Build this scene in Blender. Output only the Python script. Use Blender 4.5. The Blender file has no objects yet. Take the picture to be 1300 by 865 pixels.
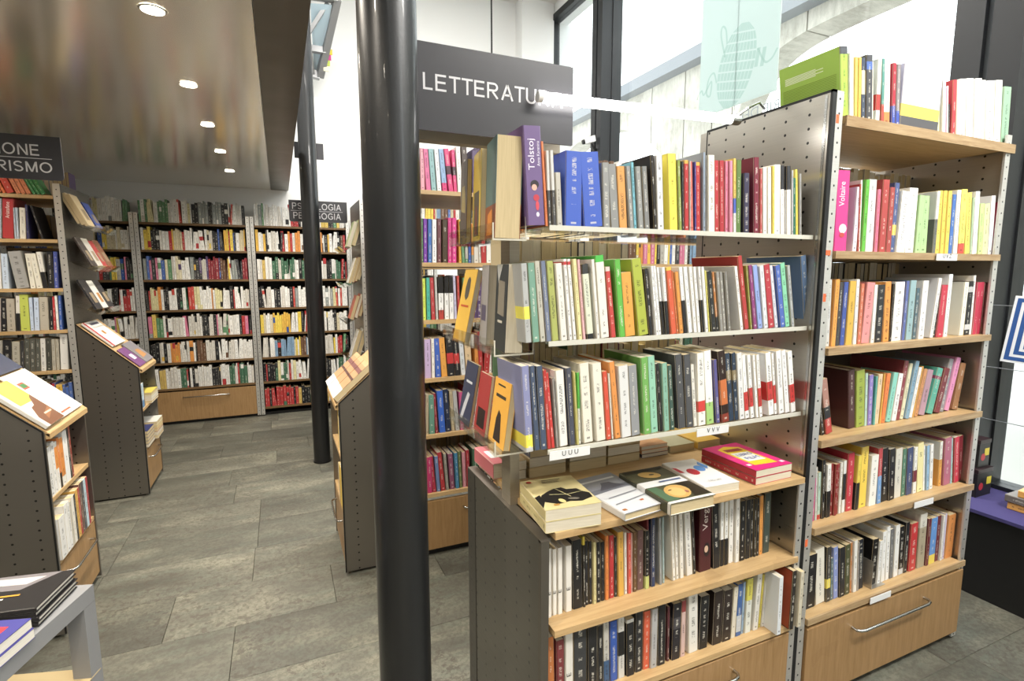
import bpy, math, random
from mathutils import Matrix, Vector
rnd = random.Random(7)
SC = bpy.context.scene
COL = SC.collection
R = math.radians

# ------------------------------------------------------------------ camera
CAM_H = 1.45
F_PX, YAW, PITCH, ROLL = 670.14, 0.413105, 0.127513, 0.00141
fw = Vector((math.sin(YAW)*math.cos(PITCH), math.cos(YAW)*math.cos(PITCH), -math.sin(PITCH)))
rt = Vector((math.cos(YAW), -math.sin(YAW), 0))
dn = -(rt.cross(fw))
rt, dn = rt*math.cos(ROLL)+dn*math.sin(ROLL), dn*math.cos(ROLL)-rt*math.sin(ROLL)
cam_data = bpy.data.cameras.new('camera')
cam_data.sensor_fit = 'HORIZONTAL'
cam_data.sensor_width = 36.0
cam_data.lens = F_PX/1300*36
cam_data.clip_start = 0.02
cam = bpy.data.objects.new('camera', cam_data)
COL.objects.link(cam)
up, bk = -dn, -fw
cam.matrix_world = Matrix(((rt.x, up.x, bk.x, 0), (rt.y, up.y, bk.y, 0), (rt.z, up.z, bk.z, CAM_H), (0, 0, 0, 1)))
SC.camera = cam

# ------------------------------------------------------------------ sky and exposure
SC.view_settings.view_transform = 'Standard'
SC.view_settings.look = 'None'
SC.view_settings.gamma = 1
SC.view_settings.use_curve_mapping = False
SC.view_settings.exposure = 0.0
wd = bpy.data.worlds.new('overcast_sky')
SC.world = wd
wd.use_nodes = True
wd.node_tree.nodes['Background'].inputs[0].default_value = (0.93, 0.97, 1.0, 1)
wd.node_tree.nodes['Background'].inputs[1].default_value = 3.7

# ------------------------------------------------------------------ room lamps (on the high ceiling and under the mezzanine)
def area(name, loc, sx, sy, power, color=(1, 0.96, 0.9), target=None):
    l = bpy.data.lights.new(name, 'AREA'); l.shape = 'RECTANGLE'; l.size = sx; l.size_y = sy
    l.energy = power; l.color = color
    o = bpy.data.objects.new(name, l); COL.objects.link(o); o.location = loc
    if target:
        o.rotation_euler = (Vector(target)-Vector(loc)).to_track_quat('-Z', 'Y').to_euler()
    return o
CEIL_Z = 4.62
area('pendant_lamp', (1.9, -0.35, 3.25), 1.2, 0.4, 82, target=(1.7, 0.75, 1.2))
area('ceiling_lamp', (1.4, -1.2, CEIL_Z-0.06), 2.0, 0.5, 70)
area('ceiling_lamp', (1.2, 3.6, CEIL_Z-0.06), 2.0, 0.5, 185)
area('ceiling_lamp', (2.2, 1.6, CEIL_Z-0.06), 1.2, 0.5, 45)

# ------------------------------------------------------------------ pixel helpers (1300 x 865 frame)
def ray(x, y):
    return rt*((x-650)/F_PX) + dn*((y-432.5)/F_PX) + fw
def onZ(x, y, z):
    d = ray(x, y); return Vector((0, 0, CAM_H)) + d*((z-CAM_H)/d.z)
def onY(x, y, Y):
    d = ray(x, y); return Vector((0, 0, CAM_H)) + d*(Y/d.y)
def onX(x, y, X):
    d = ray(x, y); return Vector((0, 0, CAM_H)) + d*(X/d.x)
def proj(p):
    q = Vector(p)-Vector((0, 0, CAM_H)); c = q.dot(fw)
    return 650+F_PX*q.dot(rt)/c, 432.5+F_PX*q.dot(dn)/c
def XatZ(px, Y, z):          # world X of the point on the line (Y, z) that shows at column px
    y = 400
    for _ in range(6):
        p = onY(px, y, Y); y = proj((p.x, Y, z))[1]
    return onY(px, y, Y).x

# ------------------------------------------------------------------ materials
def lin(h):
    h = h.lstrip('#'); o = []
    for i in (0, 2, 4):
        c = int(h[i:i+2], 16)/255
        o.append(c/12.92 if c <= 0.04045 else ((c+0.055)/1.055)**2.4)
    return (o[0], o[1], o[2], 1)
class NT:
    def __init__(s, name):
        s.m = bpy.data.materials.new(name); s.m.use_nodes = True
        s.t = s.m.node_tree; s.n = s.t.nodes
        s.b = s.n['Principled BSDF']; s.out = s.n['Material Output']
    def node(s, typ, **kw):
        n = s.n.new(typ)
        for k, v in kw.items(): setattr(n, k, v)
        return n
    def link(s, a, b): s.t.links.new(a, b)
    def val(s, sock, v):
        if hasattr(v, 'links'): s.link(v, sock)
        else: sock.default_value = v
    def math(s, op, a, b=0.0, c=0.0, clamp=False):
        n = s.node('ShaderNodeMath', operation=op, use_clamp=clamp)
        for i, v in enumerate((a, b, c)): s.val(n.inputs[i], v)
        return n.outputs[0]
    def mix(s, f, a, b):
        n = s.node('ShaderNodeMix', data_type='RGBA')
        s.val(n.inputs[0], f); s.val(n.inputs[6], a); s.val(n.inputs[7], b)
        return n.outputs[2]
    def noise(s, vec, scale, detail=3, rough=0.55):
        n = s.node('ShaderNodeTexNoise'); n.inputs['Scale'].default_value = scale
        n.inputs['Detail'].default_value = detail; n.inputs['Roughness'].default_value = rough
        if vec is not None: s.link(vec, n.inputs['Vector'])
        return n.outputs[0]
    def map(s, vec, scale):
        n = s.node('ShaderNodeMapping'); n.inputs['Scale'].default_value = scale
        s.link(vec, n.inputs['Vector']); return n.outputs[0]
    def pos(s): return s.node('ShaderNodeNewGeometry').outputs['Position']
    def ramp(s, f, stops):
        n = s.node('ShaderNodeValToRGB'); e = n.color_ramp.elements
        while len(e) < len(stops): e.new(0.5)
        for i, (p, c) in enumerate(stops): e[i].position = p; e[i].color = c
        s.link(f, n.inputs[0]); return n.outputs[0]
    def bump(s, h, strength, dist=0.01):
        n = s.node('ShaderNodeBump'); n.inputs['Strength'].default_value = strength
        n.inputs['Distance'].default_value = dist
        s.link(h, n.inputs['Height']); s.link(n.outputs[0], s.b.inputs['Normal'])
    def p(s, **kw):
        for k, v in kw.items(): s.val(s.b.inputs[k.replace('_', ' ')], v)
        return s
def plain(name, col, rough=0.5, metal=0.0, **kw):
    t = NT(name); t.p(Base_Color=lin(col) if isinstance(col, str) else (*col, 1), Roughness=rough, Metallic=metal, **kw)
    return t.m
def steel(name, axis, col='b3aea5', py=0.08, pz=0.04, oy=0.0, oz=0.0, r=0.0042, holes=True, rough=0.34, metal=0.75):
    t = NT(name); pos = t.pos()
    sep = t.node('ShaderNodeSeparateXYZ'); t.link(pos, sep.inputs[0])
    h = sep.outputs[{'x': 1, 'y': 0}[axis]]; z = sep.outputs[2]
    br = t.noise(t.map(pos, (3, 3, 160)), 2.0, 2)
    cl = t.noise(pos, 2.3, 4)
    c = t.mix(cl, lin(col), tuple(min(1, v*1.25) for v in lin(col)[:3])+(1,))
    c = t.mix(t.math('MULTIPLY', br, 0.2), c, (0.16, 0.155, 0.145, 1))
    rg = t.math('ADD', t.math('MULTIPLY', br, 0.14), rough-0.07)
    if holes:
        fy = t.math('SUBTRACT', t.math('FRACT', t.math('DIVIDE', t.math('SUBTRACT', h, oy-10*py), py)), 0.5)
        fz = t.math('SUBTRACT', t.math('FRACT', t.math('DIVIDE', t.math('SUBTRACT', z, oz-10*pz), pz)), 0.5)
        fy = t.math('MULTIPLY', fy, py); fz = t.math('MULTIPLY', fz, pz)
        d = t.math('SQRT', t.math('ADD', t.math('MULTIPLY', fy, fy), t.math('MULTIPLY', fz, fz)))
        hole = t.math('LESS_THAN', d, r)
        c = t.mix(hole, c, (0.006, 0.006, 0.006, 1))
        t.val(t.b.inputs['Metallic'], t.math('MULTIPLY', t.math('SUBTRACT', 1.0, hole), metal))
    else: t.p(Metallic=0.75)
    t.p(Base_Color=c, Roughness=rg, Anisotropic=0.4)
    t.bump(br, 0.012, 0.001)
    return t.m
def wood(name, c1, c2, axis='x', rough=0.42):
    t = NT(name); pos = t.pos()
    sc = {'x': (1.6, 22, 22), 'y': (22, 1.6, 22), 'z': (26, 26, 1.8)}[axis]
    g = t.noise(t.map(pos, sc), 3.0, 5, 0.6)
    g2 = t.noise(t.map(pos, tuple(v*3.5 for v in sc)), 3.0, 3)
    f = t.math('ADD', t.math('MULTIPLY', g, 0.7), t.math('MULTIPLY', g2, 0.3))
    c = t.ramp(f, [(0.32, lin(c2)), (0.68, lin(c1))])
    sp = t.noise(pos, 7.0, 2)
    c = t.mix(t.math('MULTIPLY', t.math('GREATER_THAN', sp, 0.66), 0.12), c, lin('6b4a2a'))
    t.p(Base_Color=c, Roughness=rough); t.bump(f, 0.04, 0.002)
    return t.m
def clear(name, tint, gloss_rough=0.03, ior=1.45, fac=None):
    t = NT(name); tr = t.node('ShaderNodeBsdfTransparent'); tr.inputs[0].default_value = (*tint, 1)
    gl = t.node('ShaderNodeBsdfGlossy'); gl.inputs[0].default_value = (1, 1, 1, 1); gl.inputs['Roughness'].default_value = gloss_rough
    g = t.node('ShaderNodeNewGeometry'); dp = t.node('ShaderNodeVectorMath', operation='DOT_PRODUCT')
    t.link(g.outputs['Incoming'], dp.inputs[0]); t.link(g.outputs['Normal'], dp.inputs[1])
    fr = t.math('ADD', 0.03, t.math('MULTIPLY', 0.97, t.math('POWER', t.math('SUBTRACT', 1.0, t.math('ABSOLUTE', dp.outputs['Value'])), 5.0)))
    mx = t.node('ShaderNodeMixShader'); t.link(fr, mx.inputs[0]); t.link(tr.outputs[0], mx.inputs[1]); t.link(gl.outputs[0], mx.inputs[2])
    t.link(mx.outputs[0], t.out.inputs[0]); return t.m
def glow(name, col, strength):
    t = NT(name); t.p(Base_Color=(0.8, 0.8, 0.8, 1), Emission_Color=(*col, 1), Emission_Strength=strength); return t.m

M = {}
M['panel_x'] = steel('perforated_steel_sideways', 'x', oy=1.07+0.027, oz=1.96-0.03, rough=0.31, metal=0.9)
M['panel_y'] = steel('perforated_steel_facing', 'y', col='77726a', py=0.085, oy=-0.86)
M['panel_low'] = steel('perforated_steel_low', 'x', col='62605a', oy=1.07+0.027, oz=0.78)
M['steel'] = steel('brushed_steel', 'y', holes=False)
M['steel_dark'] = steel('dark_steel', 'y', col='6a655d', holes=False, rough=0.42)
M['flange'] = steel('steel_flange', 'y', col='a8a59f', py=5.0, pz=0.04, oy=-2.5+1.4865, r=0.0038)
M['soffit'] = None
M['birch'] = wood('birch_plywood', 'c6a87c', 'aa8a5d', 'x')
M['birch_y'] = wood('birch_plywood_lengthwise', 'c6a87c', 'aa8a5d', 'y')
M['drawer'] = wood('birch_drawer_front', 'a4825a', '896a42', 'z')
M['edge'] = wood('plywood_edge', 'b8a07c', '8a6c48', 'x')
M['white_wall'] = plain('white_plaster', (0.83, 0.84, 0.84), 0.9)
M['ceil'] = plain('ceiling_paint', (0.82, 0.82, 0.80), 0.9)
M['black_metal'] = plain('black_frame', '1d1f22', 0.45)
M['black'] = plain('black_laminate', '0f0f10', 0.5)
M['gasket'] = plain('grey_gasket', '5c6064', 0.4, 0.5)
M['chrome'] = plain('satin_chrome', 'b9b9b6', 0.22, 1.0)
M['table'] = plain('grey_powder_coat', '8f9092', 0.42, 0.3)
M['sign'] = plain('charcoal_sign', '3a393d', 0.34)
M['sign_text'] = plain('sign_lettering', 'cfced0', 0.5)
M['acrylic'] = clear('clear_acrylic', (0.93, 0.93, 0.90))
M['glass'] = clear('window_glass', (0.95, 0.97, 0.96), 0.0)
M['tag'] = plain('white_plastic', 'dcdcdc', 0.4)
M['ink'] = plain('black_print', '1b1b1d', 0.6)
M['cloth'] = plain('violet_cloth', '3b3566', 0.95)
M['orange_dot'] = plain('orange_sticker', 'd8683c', 0.6)
M['tube'] = glow('fluorescent_tube', (1.0, 0.98, 0.95), 14.0)
M['lamp'] = glow('halogen_lamp', (1.0, 0.88, 0.68), 40.0)
M['frost'] = None
def build_special():
    t = NT('black_column_paint'); n = t.noise(t.pos(), 170, 2)
    t.p(Base_Color=lin('17181a'), Roughness=0.36, Coat_Weight=0.25); t.bump(n, 0.10, 0.002); M['column'] = t.m
    t = NT('polished_soffit_steel'); pos = t.pos()
    br = t.noise(t.map(pos, (90, 2, 2)), 2.0, 3)
    t.p(Base_Color=lin('efebe3'), Metallic=0.72, Roughness=t.math('ADD', t.math('MULTIPLY', br, 0.03), 0.17), Anisotropic=0.3)
    t.bump(br, 0.006, 0.001); M['soffit'] = t.m
    t = NT('stone_slab'); pos = t.pos()
    oi = t.node('ShaderNodeObjectInfo')
    off = t.node('ShaderNodeVectorMath', operation='ADD'); t.link(pos, off.inputs[0])
    cmb = t.node('ShaderNodeCombineXYZ')
    for i, k in enumerate((31.0, 17.0, 9.0)): t.link(t.math('MULTIPLY', oi.outputs['Random'], k), cmb.inputs[i])
    t.link(cmb.outputs[0], off.inputs[1]); v = off.outputs[0]
    big = t.noise(t.map(v, (1.4, 3.2, 1)), 1.6, 5, 0.62)
    vein = t.noise(t.map(v, (2.0, 9.0, 1)), 2.2, 6, 0.7)
    fine = t.noise(v, 60, 4, 0.7)
    c = t.ramp(big, [(0.31, lin('43423a')), (0.5, lin('5b5a50')), (0.69, lin('797768'))])
    c = t.mix(t.math('MULTIPLY', t.ramp(vein, [(0.48, (0, 0, 0, 1)), (0.70, (1, 1, 1, 1))]), 0.5), c, lin('566056'))
    c = t.mix(t.math('MULTIPLY', t.ramp(fine, [(0.42, (1, 1, 1, 1)), (0.56, (0, 0, 0, 1))]), 0.5), c, lin('423e35'))
    pit = t.noise(t.map(v, (1, 1, 1)), 38, 3, 0.6)
    patch = t.noise(v, 1.1, 2)
    pm = t.math('MULTIPLY', t.math('GREATER_THAN', pit, 0.57), t.math('GREATER_THAN', patch, 0.50))
    c = t.mix(t.math('MULTIPLY', pm, 0.6), c, lin('433d33'))
    tone = t.math('ADD', t.math('MULTIPLY', oi.outputs['Random'], 0.42), 0.78)
    hs = t.node('ShaderNodeHueSaturation'); t.link(c, hs.inputs['Color']); t.link(tone, hs.inputs['Value'])
    t.p(Base_Color=hs.outputs[0], Roughness=0.58)
    t.bump(t.math('ADD', t.math('MULTIPLY', big, 0.5), t.math('MULTIPLY', fine, 0.4)), 0.25, 0.004); M['stone'] = t.m
    t = NT('outside_concrete'); pos = t.pos()
    n1 = t.noise(pos, 1.1, 6, 0.65); n2 = t.noise(t.map(pos, (1, 4, 1)), 3, 5, 0.7)
    c = t.ramp(t.math('ADD', t.math('MULTIPLY', n1, 0.6), t.math('MULTIPLY', n2, 0.4)), [(0.36, lin('8d897e')), (0.60, lin('c5c1b6'))])
    t.p(Base_Color=c, Roughness=0.9); M['concrete'] = t.m
    t = NT('frosted_banner'); tr = t.node('ShaderNodeBsdfTransparent'); tr.inputs[0].default_value = (0.86, 0.95, 0.92, 1)
    df = t.node('ShaderNodeBsdfTranslucent'); df.inputs[0].default_value = (0.70, 0.745, 0.728, 1)
    mx = t.node('ShaderNodeMixShader'); mx.inputs[0].default_value = 0.93
    t.link(tr.outputs[0], mx.inputs[1]); t.link(df.outputs[0], mx.inputs[2]); t.link(mx.outputs[0], t.out.inputs[0]); M['frost'] = t.m
    t = NT('frosted_banner_print'); tr = t.node('ShaderNodeBsdfTransparent'); tr.inputs[0].default_value = (0.76, 0.85, 0.82, 1)
    t.link(tr.outputs[0], t.out.inputs[0]); M['frost_print'] = t.m
    t = NT('window_lettering'); df = t.node('ShaderNodeBsdfTranslucent'); df.inputs[0].default_value = (0.36, 0.37, 0.37, 1)
    t.link(df.outputs[0], t.out.inputs[0]); M['win_text'] = t.m
    # books: colour, ink and spine coordinates come from mesh attributes
    t = NT('book_cover')
    col = t.node('ShaderNodeAttribute', attribute_name='Col').outputs['Color']
    ink = t.node('ShaderNodeAttribute', attribute_name='Ink').outputs['Color']
    sd = t.node('ShaderNodeAttribute', attribute_name='Seed').outputs['Fac']
    uv = t.node('ShaderNodeUVMap', uv_map='UVMap').outputs[0]
    sep = t.node('ShaderNodeSeparateXYZ'); t.link(uv, sep.inputs[0]); u, v = sep.outputs[0], sep.outputs[1]
    cmb = t.node('ShaderNodeCombineXYZ'); t.link(t.math('MULTIPLY', u, 5.0), cmb.inputs[0]); t.link(t.math('MULTIPLY', v, 120.0), cmb.inputs[1]); t.link(t.math('MULTIPLY', sd, 40.0), cmb.inputs[2])
    nz = t.noise(cmb.outputs[0], 1.0, 1)
    cmb2 = t.node('ShaderNodeCombineXYZ'); t.link(t.math('MULTIPLY', v, 7.0), cmb2.inputs[0]); t.link(t.math('MULTIPLY', sd, 71.0), cmb2.inputs[1])
    gap = t.noise(cmb2.outputs[0], 1.0, 1)
    au = t.math('ABSOLUTE', u)
    line = t.math('LESS_THAN', au, t.math('ADD', 0.08, t.math('MULTIPLY', t.math('FRACT', t.math('MULTIPLY', sd, 13.7)), 0.10)))
    m = t.math('MULTIPLY', line, t.math('GREATER_THAN', nz, 0.49))
    m = t.math('MULTIPLY', m, t.math('GREATER_THAN', gap, 0.50))
    rg = t.math('MULTIPLY', t.math('GREATER_THAN', v, 0.14), t.math('LESS_THAN', v, 0.92))
    m = t.math('MULTIPLY', m, rg)
    dv = t.math('ABSOLUTE', t.math('SUBTRACT', v, 0.055))
    logo = t.math('MULTIPLY', t.math('LESS_THAN', dv, 0.013), t.math('LESS_THAN', au, 0.16))
    logo = t.math('MULTIPLY', logo, t.math('GREATER_THAN', t.math('FRACT', t.math('MULTIPLY', sd, 5.3)), 0.45))
    m = t.math('MAXIMUM', m, logo)
    c = t.mix(t.math('MULTIPLY', m, 0.62), col, ink)
    t.p(Base_Color=c, Roughness=0.40, Specular_IOR_Level=0.4); M['cover'] = t.m
    t = NT('book_pages'); oc = t.node('ShaderNodeTexCoord').outputs['Object']
    n = t.noise(t.map(oc, (420, 14, 14)), 1.0, 2)
    pc = t.node('ShaderNodeAttribute', attribute_name='Col').outputs['Color']
    t.p(Base_Color=t.mix(t.math('MULTIPLY', n, 0.55), pc, lin('8f7d5c')), Roughness=0.9); M['pages'] = t.m
build_special()

# ------------------------------------------------------------------ mesh builder
ORG = {}
def base_of(parent):
    v = Vector((0, 0, 0))
    p = parent
    while p is not None:
        v = v + p.location; p = p.parent
    return v
class MB:
    def __init__(s): s.v = []; s.f = []
    def add(s, vs, fs):
        n = len(s.v); s.v += [Vector(q) for q in vs]; s.f += [tuple(i+n for i in f) for f in fs]; return s
    def box(s, x0, x1, y0, y1, z0, z1):
        return s.add([(x0, y0, z0), (x1, y0, z0), (x1, y1, z0), (x0, y1, z0), (x0, y0, z1), (x1, y0, z1), (x1, y1, z1), (x0, y1, z1)],
                     [(0, 3, 2, 1), (4, 5, 6, 7), (0, 1, 5, 4), (1, 2, 6, 5), (2, 3, 7, 6), (3, 0, 4, 7)])
    def obox(s, o, ax, ay, az):      # box from a corner and three edge vectors
        o, ax, ay, az = map(Vector, (o, ax, ay, az))
        vs = [o, o+ax, o+ax+ay, o+ay]; vs += [q+az for q in vs]
        return s.add(vs, [(0, 3, 2, 1), (4, 5, 6, 7), (0, 1, 5, 4), (1, 2, 6, 5), (2, 3, 7, 6), (3, 0, 4, 7)])
    def prism(s, poly, d):           # polygon of 3-D points swept by d
        d = Vector(d); n = len(poly); P = [Vector(q) for q in poly]
        return s.add(P+[q+d for q in P], [tuple(range(n))[::-1], tuple(range(n, 2*n))]+[(i, (i+1) % n, n+(i+1) % n, n+i) for i in range(n)])
    def cyl(s, a, b, r, n=16, r2=None, caps=True):
        a, b = Vector(a), Vector(b); r2 = r if r2 is None else r2
        d = (b-a).normalized(); u = d.orthogonal().normalized(); w = d.cross(u)
        vs = [a+(u*math.cos(2*math.pi*i/n)+w*math.sin(2*math.pi*i/n))*r for i in range(n)]
        vs += [b+(u*math.cos(2*math.pi*i/n)+w*math.sin(2*math.pi*i/n))*r2 for i in range(n)]
        fs = [(i, (i+1) % n, n+(i+1) % n, n+i) for i in range(n)]
        if caps: fs += [tuple(range(n))[::-1], tuple(range(n, 2*n))]
        return s.add(vs, fs)
    def tube(s, pts, r, n=8):
        pts = [Vector(p) for p in pts]; rings = []
        for i, p in enumerate(pts):
            d = (pts[min(i+1, len(pts)-1)]-pts[max(i-1, 0)]).normalized()
            u = d.cross(Vector((0.013, 0.027, 1))).normalized() if abs(d.z) < 0.95 else d.cross(Vector((1, 0.02, 0))).normalized()
            w = d.cross(u); rings.append([p+(u*math.cos(2*math.pi*k/n)+w*math.sin(2*math.pi*k/n))*r for k in range(n)])
        vs = [q for g in rings for q in g]; fs = []
        for i in range(len(pts)-1):
            for k in range(n): fs.append((i*n+k, i*n+(k+1) % n, (i+1)*n+(k+1) % n, (i+1)*n+k))
        fs += [tuple(range(n))[::-1], tuple(range((len(pts)-1)*n, len(pts)*n))]
        return s.add(vs, fs)
    def sphere(s, c, r, n=12, m=8, sz=1.0):
        c = Vector(c); vs = [c+Vector((0, 0, -r*sz))]
        for j in range(1, m):
            a = -math.pi/2+math.pi*j/m
            vs += [c+Vector((r*math.cos(a)*math.cos(2*math.pi*i/n), r*math.cos(a)*math.sin(2*math.pi*i/n), r*sz*math.sin(a))) for i in range(n)]
        vs.append(c+Vector((0, 0, r*sz))); fs = [(0, 1+(i+1) % n, 1+i) for i in range(n)]
        for j in range(m-2):
            for i in range(n): fs.append((1+j*n+i, 1+j*n+(i+1) % n, 1+(j+1)*n+(i+1) % n, 1+(j+1)*n+i))
        L = len(vs)-1; fs += [(L, 1+(m-2)*n+i, 1+(m-2)*n+(i+1) % n) for i in range(n)]
        return s.add(vs, fs)
    def build(s, name, mat, parent=None, smooth=False, bevel=0.0, local=False):
        o0 = Vector((0, 0, 0)) if local else base_of(parent)
        me = bpy.data.meshes.new(name)
        me.from_pydata([tuple(q-o0) for q in s.v], [], s.f); me.update()
        if mat is not None: me.materials.append(M[mat] if isinstance(mat, str) else mat)
        if smooth:
            for p in me.polygons: p.use_smooth = True
            me.set_sharp_from_angle(angle=R(40))
        o = bpy.data.objects.new(name, me); COL.objects.link(o)
        if parent is not None: o.parent = parent
        if bevel:
            b = o.modifiers.new('bevel', 'BEVEL'); b.width = bevel; b.segments = 2; b.limit_method = 'ANGLE'
        return o
def tag(o, label=None, cat=None, group=None, kind=None):
    if label: o['label'] = label
    if cat: o['category'] = cat
    if group: o['group'] = group
    if kind: o['kind'] = kind
    return o
def thing(name, loc, label, cat, group=None):
    o = bpy.data.objects.new(name, None); COL.objects.link(o); o.location = loc; o.empty_display_size = 0.1
    return tag(o, label, cat, group)
def text_mesh(body, size, extrude=0.0004, shear=0.0, space=1.0):
    cu = bpy.data.curves.new('t', 'FONT'); cu.body = body; cu.size = size; cu.extrude = extrude
    cu.align_x = 'LEFT'; cu.resolution_u = 3; cu.shear = shear; cu.space_character = space
    o = bpy.data.objects.new('t', cu); COL.objects.link(o)
    dg = bpy.context.evaluated_depsgraph_get(); dg.update()
    me = bpy.data.meshes.new_from_object(o.evaluated_get(dg))
    bpy.data.objects.remove(o); bpy.data.curves.remove(cu)
    return me
def text_obj(name, body, width, origin, ax, ay, mat, parent, local=False, height=None, shear=0.0):
    """flat lettering: left end of the baseline at origin, writing along ax, up along ay, fitted to a width"""
    me = text_mesh(body, 1.0, 0.0, shear)
    xs = [q.co.x for q in me.vertices]; ys = [q.co.y for q in me.vertices]
    k = width/(max(xs)-min(xs)); x0 = min(xs)
    ky = k if height is None else height/max(ys)
    ax, ay = Vector(ax), Vector(ay); o = Vector(origin)
    if not local: o = o-base_of(parent)
    for q in me.vertices:
        q.co = o+ax*((q.co.x-x0)*k)+ay*(q.co.y*ky)
    me.materials.clear(); me.materials.append(M[mat] if isinstance(mat, str) else mat)
    ob = bpy.data.objects.new(name, me); COL.objects.link(ob); ob.parent = parent
    return ob

def glyph(ch):
    """strokes of a plain sans capital, cap height 1; returns (strokes, width)"""
    t = 0.13; h = t/2; T = 1-h
    def arc(cx, cy, rx, ry, a0, a1, n=14): return [(cx+rx*math.cos(R(a0+(a1-a0)*k/n)), cy+ry*math.sin(R(a0+(a1-a0)*k/n))) for k in range(n+1)]
    V = lambda x: [(x, 0), (x, 1)]
    G = {
     'I': ([V(h)], t), 'L': ([V(h), [(t, h), (0.58, h)]], 0.58), 'E': ([V(h), [(t, h), (0.68, h)], [(t, 0.52), (0.63, 0.52)], [(t, T), (0.67, T)]], 0.68),
     'T': ([V(0.36), [(0, T), (0.295, T)], [(0.425, T), (0.72, T)]], 0.72), 'R': ([V(h), [(t, T)]+arc(0.45, T-0.215, 0.215, 0.215, 90, -90)+[(t, T-0.43)], [(0.36, 0.44), (0.70, 0.02)]], 0.76),
     'P': ([V(h), [(t, T)]+arc(0.43, T-0.23, 0.21, 0.23, 90, -90)+[(t, T-0.46)]], 0.70), 'A': ([[(0.07, 0), (0.42, 0.98)], [(0.78, 0), (0.44, 0.98)], [(0.20, 0.33), (0.66, 0.33)]], 0.85),
     'U': ([[(h, 1), (h, 0.36)]+arc(0.37, 0.36, 0.305, 0.295, 180, 360)+[(0.675, 1)]], 0.74), 'O': ([arc(0.47, 0.5, 0.405, 0.445, 0, 360, 28)], 0.94), 'C': ([arc(0.46, 0.5, 0.395, 0.445, 40, 320, 24)], 0.83),
     'G': ([arc(0.46, 0.5, 0.395, 0.445, 40, 318, 24), [(0.80, 0.10), (0.80, 0.50)], [(0.735, 0.47), (0.47, 0.47)]], 0.88), 'N': ([V(h), V(0.70), [(0.09, 0.96), (0.66, 0.04)]], 0.765),
     'M': ([V(h), V(0.80), [(0.10, 0.96), (0.43, 0.03)], [(0.77, 0.96), (0.44, 0.03)]], 0.865), 'D': ([V(h), [(t, T), (0.32, T)]+arc(0.32, 0.5, 0.385, 0.435, 90, -90)+[(t, h)]], 0.76),
     'S': ([arc(0.37, 0.725, 0.275, 0.21, 25, 205, 12)+[(0.20, 0.58), (0.37, 0.52), (0.54, 0.46)]+arc(0.37, 0.265, 0.285, 0.20, 35, -160, 14)], 0.73)}
    return G[ch]
def ribbon(mb, pts, t, f):
    P = [Vector((x, y, 0)) for x, y in pts]; n = len(P); closed = (P[0]-P[-1]).length < 1e-4
    L = []
    for i in range(n):
        a = P[i-1] if i else (P[-2] if closed else P[0]); b = P[i+1] if i < n-1 else (P[1] if closed else P[-1])
        d = (b-a).normalized(); nn = Vector((-d.y, d.x, 0)); L += [f(P[i]+nn*t/2), f(P[i]-nn*t/2)]
    mb.add(L, [(2*i, 2*i+1, 2*i+3, 2*i+2) for i in range(n-1)])
def sign_letters(body, xa, xb, y, zb, cap, parent):
    adv = []; x = 0.0
    for ch in body: adv.append(x); x += glyph(ch)[1]+0.17-(0.09 if ch in 'TA' else 0)
    tot = x-0.17; k = (xb-xa)/tot; mb = MB()
    for ch, ax_ in zip(body, adv):
        for st_ in glyph(ch)[0]:
            ribbon(mb, st_, 0.13, lambda q: (xa+(ax_+q.x)*k, y, zb+q.y*cap))
    return mb.build('lettering', 'sign_text', parent)

def spline(pts, n=6):
    P = [Vector(q) for q in pts]; P = [P[0]]+P+[P[-1]]; out = []
    for i in range(1, len(P)-2):
        a, b, c, d = P[i-1], P[i], P[i+1], P[i+2]
        for k in range(n):
            t = k/n; out.append(0.5*((2*b)+(c-a)*t+(2*a-5*b+4*c-d)*t*t+(3*b-a-3*c+d)*t**3))
    return out+[P[-2]]
def band(pts, w, out):
    """flat painted stroke along points, facing -X"""
    m = MB(); L = []
    for i, q in enumerate(pts):
        d = (pts[min(i+1, len(pts)-1)]-pts[max(i-1, 0)]).normalized(); nn = Vector((0, -d.z, d.y)); L += [q+nn*w/2, q-nn*w/2]
    m.add(L, [(2*i, 2*i+1, 2*i+3, 2*i+2) for i in range(len(pts)-1)]); return m

# ================================================================== THE SETTING
WX = 3.2          # window plane
BY = 6.13         # back wall
SO = 2.30         # underside of the mezzanine
def struct(name, mb, mat, parent=None, **kw):
    o = mb.build(name, mat, parent, **kw)
    if parent is None: o['kind'] = 'structure'
    return o
floor = struct('floor', MB().box(-6, WX, -4, BY, -0.16, -0.012), 'stone')
tile_meshes = {}
def tile(x0, x1, y0, y1):
    L = round(x1-x0, 2); g = 0.0006
    if L not in tile_meshes:
        a, b = (x1-x0)/2-g, (y1-y0)/2-g; c = 0.0015
        vs = [(-a, -b, -0.0125), (a, -b, -0.0125), (a, b, -0.0125), (-a, b, -0.0125), (-a, -b, -c), (a, -b, -c), (a, b, -c), (-a, b, -c),
              (-a+c, -b+c, 0), (a-c, -b+c, 0), (a-c, b-c, 0), (-a+c, b-c, 0)]
        fs = [(0, 1, 5, 4), (1, 2, 6, 5), (2, 3, 7, 6), (3, 0, 4, 7), (4, 5, 9, 8), (5, 6, 10, 9), (6, 7, 11, 10), (7, 4, 8, 11), (8, 9, 10, 11)]
        me = bpy.data.meshes.new('stone_tile'); me.from_pydata(vs, [], fs); me.materials.append(M['stone']); tile_meshes[L] = me
    o = bpy.data.objects.new('stone_tile', tile_meshes[L]); COL.objects.link(o); o.parent = floor
    o.location = ((x0+x1)/2, (y0+y1)/2, -rnd.random()*0.0012)
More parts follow.
